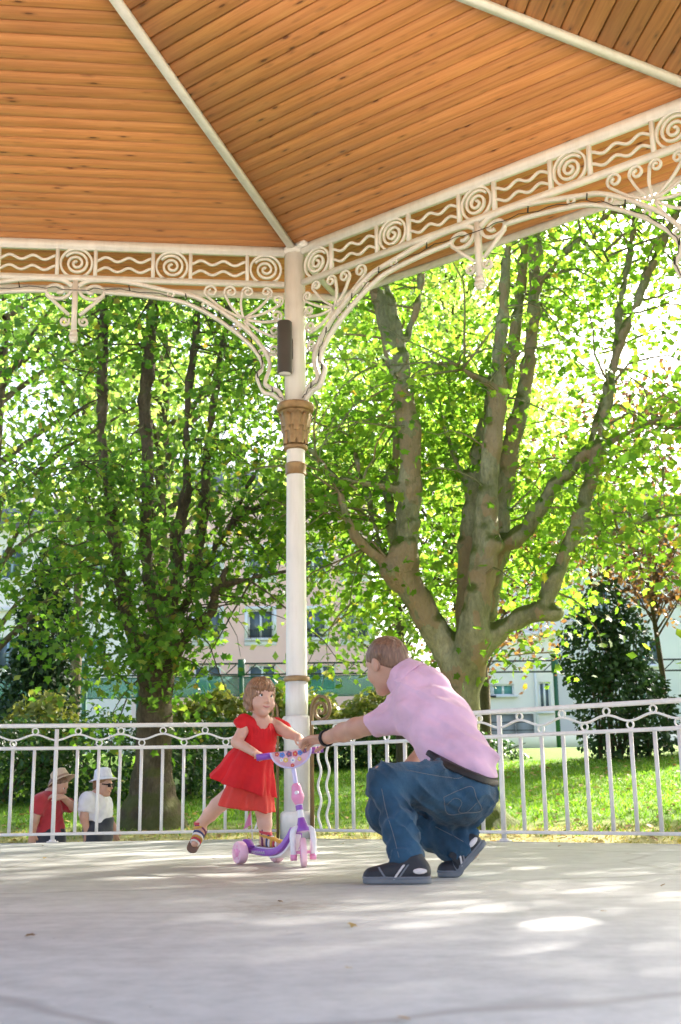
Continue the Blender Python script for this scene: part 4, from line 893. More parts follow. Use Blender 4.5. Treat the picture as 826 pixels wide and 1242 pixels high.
bb = building('apartment_house', 'tall pale grey house with blue framed windows behind the conifers at right', 'house', XP(600), XP(900), 46, 13.5, GREYW,
         [(XP(px), ZP(py, px), .62, 1.5, BLUEF, False, '') for px in (703, 733) for py in (732, 660)]+[(XP(px), ZP(py, px), .95, 1.3, W_, False, '') for px in (787, 840) for py in (790, 715)])
for px in (762, 650): MB().tube([(XP(px)-(XP(600)+XP(900))/2, -.06, 0), (XP(px)-(XP(600)+XP(900))/2, -.06, 11.8)], .06, 8).obj('downpipe', GREYW, bb)
bb = building('garage_annex', 'low white annex with grey garage doors behind the plane tree trunk', 'annex', XP(545), XP(662), 43, 7.1, PALE,
         [(XP(600), ZP(842, 600), .95, .5, W_, False, 'teal'), (XP(577), ZP(842, 577), .8, .5, W_, False, 'teal'), (XP(660)-.5, ZP(850, 650), .5, 1.3, W_, False, ''), (XP(597), ZP(892, 600), 1.2, 1.75, W_, False, 'door'), (XP(623), ZP(892, 620), .8, 1.75, W_, False, 'door')], roof=False, back=2.5)
MB().box((0, -.1, 7.1-1.6+.06), (XP(662)-XP(545)+.3, .35, .14)).obj('cornice', GREYW, bb)
MB().tube([(XP(637)-(XP(545)+XP(662))/2, -.07, 0), (XP(637)-(XP(545)+XP(662))/2, -.07, 4.9)], .055, 8).obj('downpipe', GREYW, bb)
wl = MB().box((0, 0, .28), (26, .3, .56)).obj('garden_wall', PALE, None, (4, 28, float(zg(4, 28))-.05)); tag(wl, 'low white garden wall running along the top of the lawn', 'wall')
# court fence with lattice girder
GREEN = M('green_painted_steel', (.012, .085, .055), 4, .45)
fn = thing('court_fence', 'tall ball-court fence with green posts, dark lattice girder and teal windscreen', 'fence', (0, 26, 1.5))
XF = lambda px: -3.4155+(px-293)*.0251
ZF_ = lambda py, px=293: 4.295+(803-py)*.0251-.00033*(px-293)
xs = [XF(p) for p in (-120, 103, 293, 483, 670, 773, 900)]
zt_ = lambda x: ZF_(805)-1.5-.0132*(x+3.4)*.5; H_ = .33
for x in xs:
    MB().box((x, 0, 1.25), (.12, .12, 3.1)).box((x, -.01, zt_(x)-.12), (.2, .16, .5)).obj('post', GREEN, fn)
def zb_(x): return zt_(x)
MB().beam((xs[0], 0, zb_(xs[0])), (xs[-1], 0, zb_(xs[-1])), .05, .05).obj('top_chord', IRON, fn)
MB().beam((xs[0], 0, zb_(xs[0])-H_), (xs[-1], 0, zb_(xs[-1])-H_), .05, .05).obj('bottom_chord', IRON, fn)
x = xs[0]; q = 0
while x < xs[-1]-.3:
    a_ = (x, 0, zb_(x)-(H_-.03 if q % 2 else .03)); b_ = (x+.3, 0, zb_(x+.3)-(.03 if q % 2 else H_-.03))
    MB().beam(a_, b_, .03, .03).obj('diagonal', IRON if q % 2 else FRAMEW, fn); x += .3; q += 1  # every other diagonal is white: highlights on the steel put into the colour
m, t, b = nodes('windscreen_mesh'); b.inputs['Base Color'].default_value = (.07, .25, .23, 1); b.inputs['Roughness'].default_value = .8
b.inputs['Alpha'].default_value = .6; SCREEN = m
for x0, x1 in zip(xs[:3], xs[1:4]):
    zs = zb_(x0)-H_-.08
    MB().box(((x0+x1)/2, .03, zs-.3), (x1-x0-.14, .012, .6)).obj('windscreen', SCREEN, fn)
    for zz in (zs, zs-.6): MB().beam((x0+.06, 0, zz), (x1-.06, 0, zz), .03, .03).obj('rail', GREEN, fn)
# street lamp among the leaves at left
sl = thing('street_lamp', 'dark green park lamp post with a hooded lantern in front of the white house', 'lamp post', (-5.35, 20, float(zg(-5.35, 20))))
MB().lathe([(.07, 0), (.07, .5), (.045, .6), (.04, 2.3)], 12).obj('pole', GREEN, sl)
MB().lathe([(.05, 2.3), (.16, 2.45), (.19, 2.8), (.1, 2.95), (.02, 3.05)], 14).obj('lantern', GREEN, sl)

# ================================================================== PEOPLE
V3 = lambda *a: np.array(a, float)
def skin_mat(name, base, red=.5):
    m, t, b = nodes(name); v = coords(t); n = noise(t, v, 14, 4)
    c = ramp(t, n.outputs[0], [(.3, tuple(x*.9 for x in base)), (.7, tuple(min(1, x*1.08) for x in base))]).outputs[0]
    n2 = noise(t, v, 5, 2); r = ramp(t, n2.outputs[0], [(.5, (0, 0, 0)), (.75, (red, red, red))]); c = mix(t, r.outputs[0], c, (base[0]*.95, base[1]*.68, base[2]*.6))
    t.links.new(c, b.inputs['Base Color']); b.inputs['Roughness'].default_value = .5
    b.inputs['Subsurface Weight'].default_value = .12; b.inputs['Subsurface Radius'].default_value = (.02, .008, .004)
    n3 = noise(t, v, 160, 3); bump(t, b, n3.outputs[0], .08, .002); return m
SKIN_M = skin_mat('tanned_skin', (.50, .285, .20)); SKIN_G = skin_mat('fair_child_skin', (.62, .37, .265), .5); SKIN_W = skin_mat('walker_skin', (.52, .30, .22))
def cloth(name, c, sc=7, bmp=.25, bs=300, rough=.85, var=.16, sheen=.2):
    m, t, b = nodes(name); v = coords(t); n = noise(t, v, sc, 4)
    r = ramp(t, n.outputs[0], [(.3, tuple(x*(1-var) for x in c)), (.7, tuple(min(1, x*(1+var)) for x in c))]); t.links.new(r.outputs[0], b.inputs['Base Color'])
    b.inputs['Roughness'].default_value = rough; b.inputs['Sheen Weight'].default_value = sheen
    n2 = noise(t, v, bs, 2); n3 = noise(t, v, 22, 4); ad = N(t, 'ShaderNodeMath', op='MULTIPLY_ADD'); ad.inputs[1].default_value = 5; t.links.new(n3.outputs[0], ad.inputs[0]); t.links.new(n2.outputs[0], ad.inputs[2])
    bump(t, b, ad.outputs[0], bmp, .003); return m
SHIRT = cloth('pink_polo', (.66, .42, .545), 5, .3); SHIRTD = cloth('pink_collar', (.62, .385, .51), 5, .3)
JEANS = cloth('blue_denim', (.013, .053, .098), 7, .6, 420, .85, .5, .1); STITCH = M('tan_stitching', (.19, .18, .17), 50, .8)
def _denim_fix():
    t = JEANS.node_tree; 
_denim_fix()
BELT = M('dark_leather', (.012, .011, .013), 20, .55, .2, spec=.25); METAL = M('bright_buckle', (.6, .6, .6), 9, .3, metallic=.9)
SHOE = M('black_suede', (.016, .017, .022), 25, .6, .3, 200); SHOEG = M('grey_suede', (.16, .17, .19), 20, .7); SHOEW = M('white_stripe', (.62, .57, .55), 20, .5); SOLE = M('grey_rubber_sole', (.15, .16, .17), 15, .6)
def hair_mat(name, cols):
    m, t, b = nodes(name); n = noise(t, coords(t, (90, 90, 14)), 1.5, 4, .6)
    t.links.new(ramp(t, n.outputs[0], cols).outputs[0], b.inputs['Base Color']); b.inputs['Roughness'].default_value = .5; bump(t, b, n.outputs[0], .7, .006); return m
HAIR_M = hair_mat('short_brown_hair', [(.3, (.09, .048, .030)), (.6, (.21, .115, .07)), (.8, (.34, .20, .125))])
HAIR_G = hair_mat('fine_light_brown_hair', [(.3, (.12, .055, .024)), (.55, (.28, .145, .068)), (.8, (.46, .27, .135))])
EYEW = M('eye_white', (.75, .73, .70), 5, .15); IRIS = M('dark_iris', (.03, .022, .018), 5, .1); LIPS = M('lips', (.50, .19, .16), 20, .4); BROW = M('eyebrow', (.16, .09, .05), 30, .7)

def axes(F, U):
    F = unit(F); L_ = unit(np.cross(U, F)); U = np.cross(F, L_); return np.array([L_, F, U]).T      # columns left, forward, up
def head(s, H, R, sc, child=False):
    P = lambda x, y, z: H+R@(sc*np.array([x, y, z]))
    s.ell(P(0, -.008, .030), np.array([.078, .097, .088])*sc*(1.04 if child else 1), R, .02)
    s.ell(P(0, .034, -.030), np.array([.062, .058, .082])*sc, R, .03*sc)
    s.cone(P(0, .02, -.062), P(0, .070, -.094), .044*sc, .026*sc, .03*sc)
    for q in (-1, 1):
        s.ell(P(q*.036, .058, -.030 if not child else -.042), np.array([.030, .032, .032])*sc*(1.15 if child else 1), R, .02*sc)
        s.cone(P(q*.014, .088, .030), P(q*.045, .070, .030), .013*sc, .012*sc, .014*sc)
        s.ell(P(q*.079, -.012, -.008), np.array([.010, .021, .033])*sc, R, .006*sc)
    nl = .017 if child else .022
    s.cone(P(0, .088, .012), P(0, .095+nl*.8, -.026), .010*sc, .013*sc, .012*sc)
    for q in (-1, 1): s.ell(P(q*.012, .094, -.029), np.array([.009, .010, .008])*sc, R, .008*sc)
    s.cone(P(-.017, .088, -.056), P(.017, .088, -.056), .008*sc, .008*sc, .010*sc); s.cone(P(-.013, .088, -.066), P(.013, .088, -.066), .008*sc, .008*sc, .010*sc)
    s.ell(P(0, .082, -.094), np.array([.018, .014, .014])*sc, R, .015*sc)
    return P
def ball(c, r, n=12): return MB().lathe([(r*sin(a_), -r*cos(a_)) for a_ in np.linspace(.05, pi-.05, n)], 16)
def face_parts(par, org, P, R, sc, browc=BROW):
    for q in (-1, 1):
        c = P(q*.031, .0785, .008); e = obj('eye', ball(0, .0130*sc).mesh('eye', EYEW, True), par, c-org)
        c2 = P(q*.031-.001, .0852, .008); obj('iris', ball(0, .0080*sc).mesh('iris', IRIS, True), e, c2-c)
        mb = MB(); mb.tube([P(q*x, y, z)-org for x, y, z in ((.018, .085, .034), (.032, .082, .038), (.046, .072, .033))], [.003*sc, .0038*sc, .002*sc], 6); mb.obj('eyebrow', browc, par, smooth=True)
        mb = MB(); mb.tube([P(q*x, y, z)-org for x, y, z in ((.019, .086, .013), (.031, .0905, .018), (.043, .083, .012))], [.0016*sc, .0024*sc, .0014*sc], 5); mb.obj('eyelid', browc, par)
    mb = MB(); mb.tube([P(x, y, z)-org for x, y, z in ((-.033, .0870, -.048), (-.016, .0968, -.0585), (0, .0990, -.0625), (.016, .0968, -.0585), (.033, .0870, -.048))], [.0018*sc, .0045*sc, .0058*sc, .0045*sc, .0018*sc], 8); mb.obj('mouth', LIPS, par, smooth=True)
def hand(s, W, D, N_, side, sc=1., curl=(.3, .5, .4), r=.0088, tc=.5, spread=.12):
    """side: unit vector to the thumb side; D along the hand, N_ = back of the hand"""
    D = unit(D); T = unit(side-D*(side@D)); N_ = unit(np.cross(D, T)*np.sign(np.cross(D, T)@N_))
    g = lambda a_, b_, c_: W+sc*(a_*D+b_*T+c_*N_)
    R = np.array([T, D, N_]).T
    s.ell(g(.048, 0, 0), np.array([.040, .056, .0165])*sc, R, .01*sc); s.cone(g(-.02, 0, 0), g(.03, .004, 0), .026*sc, .024*sc, .02*sc, (N_, 1.35))
    for i, (b_, L_, a0) in enumerate(((.029, .072, .086), (.010, .080, .091), (-.010, .074, .088), (-.028, .058, .080))):
        p = g(a0, b_, 0); an = -.05+.05*i; d = unit(D+T*spread*(1.5-i)/1.5*.9); q = p-D*sc*.02; s.cone(q, p, r*1.15*sc, r*1.1*sc, .007*sc)
        th = 0
        for f_, cu, rr_ in ((.45, curl[0], 1.05), (.31, curl[1], .97), (.24, curl[2], .86)):
            th += cu*(1+.08*(i-1.5)); e = p+sc*L_*f_*(d*cos(th)-N_*sin(th)); s.cone(p, e, r*rr_*sc, r*rr_*.92*sc, .0035*sc); p = e
    p = g(.018, .026, -.004); a_ = g(.048, .052, -.012); b_ = a_+sc*.032*unit(D*.9+T*(.45-tc*.7)-N_*.35); c_ = b_+sc*.026*unit(D*.9+T*(.2-tc*.9)-N_*.5)
    s.cone(p, a_, .0155*sc, .012*sc, .01*sc); s.cone(a_, b_, .0108*sc, .0098*sc, .004*sc); s.cone(b_, c_, .0098*sc, .0082*sc, .003*sc)

# ---------------------------------------------------------------- the crouching man
MX = (0.993,-4.950,-0.010); man = thing('person', 'man crouching in pink polo shirt and blue jeans, reaching for the scooter handle', 'person', (MX[0], MX[1], 0))
ORG = V3(MX[0], MX[1], 0)
pel = np.array((1.009,-4.760,0.353)); hipL = np.array((0.985,-4.860,0.353)); hipR = np.array((1.019,-4.660,0.346)); knL = np.array((0.690,-5.060,0.391)); anL = np.array((0.785,-5.130,0.079))
knR = np.array((0.689,-4.660,0.267)); anR = np.array((1.044,-4.780,0.110))
wst = np.array((1.023,-4.720,0.467)); chs = np.array((0.924,-4.550,0.679)); upp = np.array((0.867,-4.470,0.778)); shL = np.array((0.824,-4.550,0.688)); shR = np.array((0.926,-4.340,0.792))
elL = np.array((0.566,-4.280,0.644)); wrL = np.array((0.412,-4.060,0.608)); nk0 = np.array((0.809,-4.430,0.851)); HM = np.array((0.716,-4.380,0.930))
FM = V3(-.60, .74, -.32); RM = axes(FM, V3(-.2, .2, 1))
LO, HI = (.10, -5.45, -.02), (1.75, -3.75, 1.12)
b_ = SDF(LO, HI, .0055)
PM = head(b_, HM, RM, 1.05)
b_.cone(nk0, HM+RM@V3(0, -.02, -.03), .062, .056, .03)
b_.cone(wst, chs, .10, .108, .05).ell(upp, (.095, .095, .09), k=.05).cone(shL, shR, .052, .052, .05).ell(pel, (.11, .12, .10), k=.05).cone(pel, wst, .11, .11, .05)
b_.cone(shL, elL, .056, .047, .03).cone(elL, elL*.6+wrL*.4, .047, .044, .02).cone(elL*.6+wrL*.4, wrL, .044, .030, .02)
DH = np.array((0.288,-3.950,0.601))-wrL
hand(b_, wrL+unit(DH)*.01, DH, V3(0, -.1, 1), V3(.72, .55, -.35), 1.0, (.25, .55, .45), .0095, .4)
elR = np.array((0.911,-4.150,0.560)); wrR = np.array((0.753,-4.420,0.405))
b_.cone(shR, elR, .052, .042, .03).cone(elR, wrR, .042, .028, .02); hand(b_, wrR, V3(-.75, -.2, -.45), V3(0, .3, 1), V3(-.2, -.9, .1), 1.0)
b_.cone(hipL, knL, .085, .06, .03).cone(knL, anL, .058, .038, .03).cone(hipR, knR, .085, .06, .03).cone(knR, anR, .058, .038, .03)
b_.cone(anL, anL+V3(-.14, .02, -.055), .036, .025, .02).cone(anR, anR+V3(-.10, 0, -.09), .036, .025, .02)
body = obj('body', b_.mesh('body', SKIN_M, ORG), man)
face_parts(body, ORG, PM, RM, 1.05)
h_ = SDF(HM-.2, HM+.2, .005); h_.ell(PM(0, -.012, .034), np.array([.0855, .104, .0935])*1.05, RM, 0).ell(PM(0, -.045, -.01), np.array([.066, .066, .075])*1.05, RM, .02)
h_.cut(RM@V3(0, .13, -.17), PM(0, .075, .058)); h_.v = np.maximum(h_.v, -(SDF(HM-.2, HM+.2, .005).ell(PM(.083, .0, -.03), (.03, .035, .045), RM, 0).ell(PM(-.083, .0, -.03), (.03, .035, .045), RM, 0).v)).astype(np.float32)
h_.wob(.003, 60, 2).wob(.002, 130, 5)
obj('hair', h_.mesh('hair', HAIR_M, ORG), man)
# polo shirt
wn = unit(V3(.40, -.12, .9)); wp = np.array((1.096,-4.800,0.419)); wn2 = unit(V3(.12, -.1, .98))
s_ = SDF(LO, HI, .006)
s_.cone(wst+unit(wst-chs)*.05, chs, .132, .144, .06).cone(wst, wst+V3(.035, 0, -.09), .12, .115, .05).ell(upp, (.126, .125, .12), k=.06).cone(shL, upp, .082, .10, .05).cone(shR, upp, .08, .10, .05).ell(np.array((1.000,-4.600,0.624)), (.116, .112, .118), k=.06)
s_.cone(shL, shL+(elL-shL)*.62, .076, .080, .035).cone(shR, shR+(elR-shR)*.6, .074, .078, .035)
s_.cut(elL-shL, shL+(elL-shL)*.56)
dn = unit(wst-chs); s_.wob(.008, 14, 8).wob(.006, 30, 9)
X, Y, Z = s_.grid(); a_ = unit(shL-wst); c_ = unit(V3(-.4, -.3, -.8))
q = (X*c_[0]+Y*c_[1]+Z*c_[2]); s_.v = (s_.v-.013*(1-np.abs(np.sin(q*24+2*np.sin(X*11+Z*9))))**3*np.clip(np.sin(X*13+Y*9+Z*8+.5), 0, 1)+.0035*np.sin(q*62+9*np.sin(X*9+Y*5))*np.clip(1.0-np.abs((X-.93)*3.2), 0, 1)).astype(np.float32)
s_.cut(-wn2, wp+V3(0, 0, -.012))
up_ = unit(HM-nk0); ck = s_.side(up_, nk0+up_*.035); col_ = SDF(LO, HI, .006).cone(nk0-up_*.03, nk0+up_*.2, .072, .072, 0)
s_.v = np.maximum(s_.v, -col_.v).astype(np.float32)
obj('polo_shirt', s_.mesh('polo_shirt', SHIRT, ORG), man)
k_ = SDF(nk0-.2, nk0+.2, .004).cone(nk0-up_*.035, nk0+up_*.05, .112, .086, 0); k_.v = np.maximum(k_.v, -SDF(nk0-.2, nk0+.2, .004).cone(nk0-up_*.1, nk0+up_*.2, .084, .066, 0).v).astype(np.float32)
k_.cut(up_, nk0+up_*.052); k_.cut(-up_, nk0-up_*.03); k_.cut(unit(V3(FM[0], FM[1], 0)), nk0+unit(V3(FM[0], FM[1], 0))*.045); k_.wob(.003, 40, 3)
obj('collar', k_.mesh('collar', SHIRTD, ORG), man)
# jeans
j = SDF((.35, -5.4, -.02), HI, .006)
j.ell(pel, (.145, .165, .140), k=.06).cone(pel, wst, .140, .146, .06).ell(np.array((1.000,-4.840,0.332)), (.115, .11, .115), k=.05).ell(np.array((1.012,-4.660,0.339)), (.115, .11, .115), k=.05)
j.cone(hipL, knL, .110, .074, .05).cone(knL, knL+(anL-knL)*.5, .075, .068, .03).cone(knL+(anL-knL)*.5, anL, .068, .073, .03)
j.cone(hipR, knR, .112, .082, .02).cone(knR, knR+(anR-knR)*.5, .082, .076, .03).cone(knR+(anR-knR)*.5, anR, .076, .080, .03)
j.cut(anL-knL, anL+unit(anL-knL)*.012); 
side_ = j.side(anR-knR, anR+unit(anR-knR)*.015); lowx = (j.grid()[1] > -4.93); j.v = np.where(lowx & (j.grid()[2] < .2) & (j.grid()[0] > .75), np.maximum(j.v, side_), j.v).astype(np.float32)

jb = j.copy()
j.wob(.008, 11, 12).wob(.003, 40, 13)
X, Y, Z = j.grid()
for kn, an_, st in ((knL, anL, 0), (knR, anR, 2)):       # rucked creases over the shins and behind the knees
    dd = unit(an_-kn); tt = (X-kn[0])*dd[0]+(Y-kn[1])*dd[1]+(Z-kn[2])*dd[2]
    dist = np.sqrt(np.maximum(0, (X-kn[0])**2+(Y-kn[1])**2+(Z-kn[2])**2-tt**2))
    j.v = (j.v+np.where(dist < .13, .004*np.sin(tt*85+X*28+st+2*np.sin(Y*30))*np.clip(tt*6, 0, 1), 0)).astype(np.float32)
rid = lambda p: 1-np.abs(np.sin(p))
j.v = (j.v-.014*rid((X*.75+Z*1.0+Y*.3)*30+2.2*np.sin(X*13+Z*7)+1.5*np.sin(Y*17))**3*np.clip(.55+.45*np.sin(X*21-Z*15+1), 0, 1)+.003).astype(np.float32)
j.v = (j.v-.010*rid((X*1.0-Z*.55)*46+2.5*np.sin(Z*19+Y*11))**3*np.clip(np.sin(X*16+Z*23+2), 0, 1)).astype(np.float32)
tt = (X-hipL[0])/(knL[0]-hipL[0]); j.v = (j.v+.0035*np.sin((X*1.1+Z*.9)*88+3*np.sin(Z*22))*np.clip(1-np.abs(tt-.15)*2.2, 0, 1)).astype(np.float32)
j.cut(wn, wp)
jo = obj('jeans', j.mesh('jeans', JEANS, ORG), man)
belt = jb; belt.v = np.maximum(belt.v-.010, -(belt.v+.03)); belt.cut(wn, wp+wn*.004); belt.cut(-wn, wp-wn*.024); obj('belt', belt.mesh('belt', BELT, ORG), man)
CAMP = V3(.6656, -9.9464, .3403)
def patch(base, poly, off, mat, name, par, org, wd=.003, closed=True, ymax=None):
    """a seam or patch raised on a garment: the garment's own surface near a 3-D polyline"""
    lo = np.min(poly, 0)-.03; hi = np.max(poly, 0)+.03
    s = SDF(np.maximum(base.lo, lo), hi, base.h*.5)
    for a_, c_ in zip(poly, poly[1:]+([poly[0]] if closed else [])): s.cone(a_, c_, wd, wd, 0)
    return s
def raycast(o, P):
    """first hit on mesh object o from the camera side towards point P (both world)"""
    d = unit(P-CAMP); ok, loc, nr, _ = o.ray_cast(Vector(CAMP-org_of(o)), Vector(d)); return (np.array(loc)+org_of(o), np.array(nr)) if ok else (None, None)
org_of = lambda o: ORG
def seam(o, pts, r, mat, name, par, lift=.001, n=5):
    Q = []
    for p in smooth_path(pts, n):
        h, nr = raycast(o, p)
        if h is not None: Q.append(h+nr*lift-ORG)
    if len(Q) > 3: MB().tube(Q, r, 5).obj(name, mat, par)
bpy.context.view_layer.update()
Yp = -5.0
seam(jo, [np.array((0.929,-5.000,0.324)), np.array((0.987,-5.000,0.349)), np.array((1.044,-5.000,0.364)), np.array((1.062,-5.000,0.319)), np.array((1.080,-5.000,0.270)), np.array((1.013,-5.000,0.261)), np.array((0.943,-5.000,0.259)), np.array((0.929,-5.000,0.324))], .0011, STITCH, 'pocket_seam', jo)
seam(jo, [np.array((0.941,-5.000,0.294)), np.array((0.975,-5.000,0.320)), np.array((1.002,-5.000,0.303)), np.array((0.987,-5.000,0.268)), np.array((1.020,-5.000,0.264)), np.array((1.061,-5.000,0.299))], .0009, STITCH, 'pocket_seam', jo)
seam(jo, [np.array((0.778,-5.000,0.434)), np.array((0.888,-5.000,0.412)), np.array((0.992,-5.000,0.398)), np.array((1.026,-5.000,0.424))], .0010, STITCH, 'side_seam', jo)
seam(jo, [np.array((0.679,-5.000,0.360)), np.array((0.697,-5.000,0.268)), np.array((0.722,-5.000,0.181)), np.array((0.743,-5.000,0.091))], .0010, STITCH, 'leg_seam', jo)
seam(jo, [np.array((0.906,-4.700,0.200)), np.array((0.975,-4.700,0.165)), np.array((1.023,-4.700,0.137))], .0010, STITCH, 'leg_seam', jo)
for p in ((578,936), (598,946)):
    pass
# watch on the left wrist
wd_ = unit(wrL-elL); wt = SDF(wrL-.08, wrL+.08, .003).cone(wrL-wd_*.05, wrL+wd_*.03, .044, .0395, 0); wt.v = np.maximum(wt.v, -(wt.v+.009)); wt.cut(wd_, wrL+wd_*.004); wt.cut(-wd_, wrL-wd_*.018)
obj('watch', wt.mesh('watch', BELT, ORG), man)
# shoes
def shoe(par, ball_pt, D, bend, org, sc=1.):
    D = unit(D); Sd = V3(-D[1], D[0], 0); xb = .195
    def warp(V):
        x = V[:, 0].copy(); z = V[:, 2].copy(); t = np.clip((xb+.02-x)/.06, 0, 1); a_ = bend*t
        dx = x-xb; xx = np.where(x < xb+.02, xb+dx*np.cos(a_)+z*np.sin(a_)*1, x); zz = np.where(x < xb+.02, -dx*np.sin(a_)+z*np.cos(a_), z)
        return np.array(ball_pt)+sc*((xx-xb)[:, None]*D+V[:, 1][:, None]*Sd+zz[:, None]*V3(0, 0, 1))
    lo, hi = (-.05, -.07, -.01), (.33, .07, .18)
    u = SDF(lo, hi, .0035); u.cone((.045, 0, .045), (.13, 0, .045), .042, .045, .03).cone((.13, 0, .045), (.235, .004, .028), .046, .036, .03).ell((.235, .004, .03), (.045, .043, .034), k=.02).cone((.055, 0, .06), (.075, 0, .105), .042, .043, .03).cone((.11, 0, .07), (.19, 0, .055), .025, .02, .03)
    u.cut((0, 0, -1), (0, 0, .016)); u.cut((.25, 0, 1), (.08, 0, .108))
    so = SDF(lo, hi, .0035); so.cone((.042, 0, .012), (.13, 0, .012), .046, .044, .02).cone((.13, 0, .012), (.235, .004, .014), .046, .046, .02)
    so.cut((0, 0, 1), (0, 0, .024)); so.cut((0, 0, -1), (0, 0, 0.001))
    p = obj('shoe', u.mesh('shoe', SHOE, org, warp=warp), par)
    obj('sole', so.mesh('sole', SOLE, org, warp=warp), p)
    def dec(n1, p1, wdt, mat, name, zl=None, off=.003):
        d = u.copy(off); d.v = np.maximum(d.v, -(u.v+.004)); n1 = unit(n1); d.cut(n1, np.array(p1)+n1*wdt/2); d.cut(-n1, np.array(p1)-n1*wdt/2)
        if zl: d.cut((0, 0, 1), (0, 0, zl))
        return obj(name, d.mesh(name, mat, org, warp=warp), p)
    dec((1, 0, .75), (.125, 0, .05), .010, SHOEW, 'stripe', .078); dec((1, 0, .75), (.108, 0, .05), .008, SHOEG, 'stripe', .078)
    dec((1, 0, -.7), (.185, 0, .03), .009, SHOEG, 'stripe', .07); dec((0, 0, 1), (.0, 0, .026), .012, SHOEG, 'side_trim')
    h = u.copy(.004); h.v = np.maximum(h.v, -(u.v+.004)); h.v = np.maximum(h.v, SDF(lo, hi, .0035).ell((.042, 0, .052), (.032, .09, .014), k=0).v); obj('heel_patch', h.mesh('heel_patch', SHOEW, org, warp=warp), p)
    for x_, z_ in ((.135, .092), (.155, .084), (.175, .076)):
        mb = MB(); mb.tube([(x_, -.024, z_-.004), (x_+.006, 0, z_+.004), (x_, .024, z_-.004)], .0032, 6); me = mb.mesh('lace', SHOE, True)
        V = np.array([v.co[:] for v in me.vertices]); V = warp(V)-np.array(org); me.vertices.foreach_set('co', V.astype(np.float32).ravel()); obj('lace', me, p)
    return p
shoe(man, V3(.680, -5.133, 0), V3(-.988, .15, 0), 0, ORG, .95)
shoe(man, V3(.985, -4.80, 0), V3(-.99, -.03, 0), .80, ORG, .95)
print('man done')

# ---------------------------------------------------------------- the scooter
SCP = V3(.0387, -3.5876, 0); SCD = unit(V3(.295, -.47, 0)); SCN = V3(-SCD[1], SCD[0], 0)        # rear axle centre, heading, left
scooter = thing('toy_scooter', 'pink and purple three-wheeled toy scooter under the girl in red', 'scooter', tuple(SCP))
PINKP = M('pink_plastic', (.78, .30, .50), 4, .3); LPINK = M('pale_pink_plastic', (.82, .52, .62), 4, .35); PURP = M('purple_plastic', (.26, .075, .42), 4, .3); LAV = M('lavender_plastic', (.62, .56, .78), 4, .3); WPL = M('white_plastic', (.78, .76, .80), 4, .3)
def wheel(c, ax, r, wd_, name='wheel'):
    ax = unit(ax); q = Vector((0, 0, 1)).rotation_difference(Vector(ax)).to_euler()
    prof = [(r*.35, -wd_*.42), (r*.78, -wd_*.42), (r*.80, -wd_*.5), (r*.93, -wd_*.47), (r, -wd_*.25), (r, wd_*.25), (r*.93, wd_*.47), (r*.80, wd_*.5), (r*.78, wd_*.42), (r*.35, wd_*.42)]
    me = MB().lathe(prof, 32).mesh(name, LPINK, True); me.set_sharp_from_angle(angle=radians(40))
    o = obj(name, me, scooter, c-SCP); o.rotation_euler = q
    MB().lathe([(r*.34, -wd_*.55), (r*.38, -wd_*.5), (r*.38, wd_*.5), (r*.34, wd_*.55)], 20).obj('hub', PINKP, o, smooth=False)
    for k in range(5):
        a_ = k*2*pi/5; MB().box((r*.56*cos(a_), r*.56*sin(a_), 0), (r*.16, r*.16, wd_*.93)).obj('spoke_boss', PINKP, o)
    return o
rw = .115; axz = .057
wheel(SCP+SCN*rw*.92+V3(0, 0, axz), SCN, .0575, .044); wheel(SCP-SCN*rw*.92+V3(0, 0, axz), SCN, .0575, .044)
MB().tube([SCN*rw+V3(0, 0, axz), -SCN*rw+V3(0, 0, axz)], .008, 10).obj('rear_axle', WPL, scooter)
FW = V3(.296, -3.993, .070); FA = unit(V3(1, .12, .04))
wheel(FW, FA, .070, .030)
HC = np.array((0.232,-3.920,0.546)); HL = np.array((0.060,-3.930,0.524)); HR = np.array((0.393,-3.905,0.563))
CR = np.array((0.292,-3.985,0.185))
# deck: a lofted shell rising into the head tube
def loft(P, wds, ths, mat, name, par, org, rnd=.35):
    V = []; n = 12; m_ = len(P)
    for i, (p, w1, h1) in enumerate(zip(P, wds, ths)):
        t = unit(P[min(i+1, m_-1)]-P[max(i-1, 0)]); l_ = SCN; up = np.cross(t, l_); up = up if up[2] > 0 else -up
        for k in range(n):
            a_ = 2*pi*k/n; cx_, sx_ = cos(a_), sin(a_); e = 2/(.55*4)
            V.append(p+l_*w1*np.sign(cx_)*abs(cx_)**rnd+up*h1*np.sign(sx_)*abs(sx_)**rnd-org)
    F = [(i*n+k, i*n+(k+1) % n, (i+1)*n+(k+1) % n, (i+1)*n+k) for i in range(m_-1) for k in range(n)]+[tuple(range(n))[::-1], tuple((m_-1)*n+k for k in range(n))]
    me = mesh_np(name, np.array(V), F, mat, True); me.set_sharp_from_angle(angle=radians(50)); return obj(name, me, par)
dk = lambda t, z: SCP+SCD*t+V3(0, 0, z)
loft(smooth_path([dk(-.03, .070), dk(.05, .064), dk(.17, .060), dk(.27, .066), dk(.34, .092), dk(.385, .135), dk(.41, .18)], 4), list(np.interp(np.linspace(0, 1, 25), [0, .1, .5, .75, 1], [.056, .066, .064, .05, .028])), list(np.interp(np.linspace(0, 1, 25), [0, .6, 1], [.018, .018, .016])), PURP, 'deck', scooter, SCP)
loft(smooth_path([dk(-.01, .088), dk(.08, .083), dk(.18, .079), dk(.26, .084)], 4), [.05]*13, [.004]*13, LAV, 'deck_pad', scooter, SCP)
loft(smooth_path([dk(.22, .042), dk(.31, .054), dk(.38, .095), dk(.42, .15)], 4), list(np.linspace(.052, .022, 13)), [.008]*13, WPL, 'deck_underside', scooter, SCP)
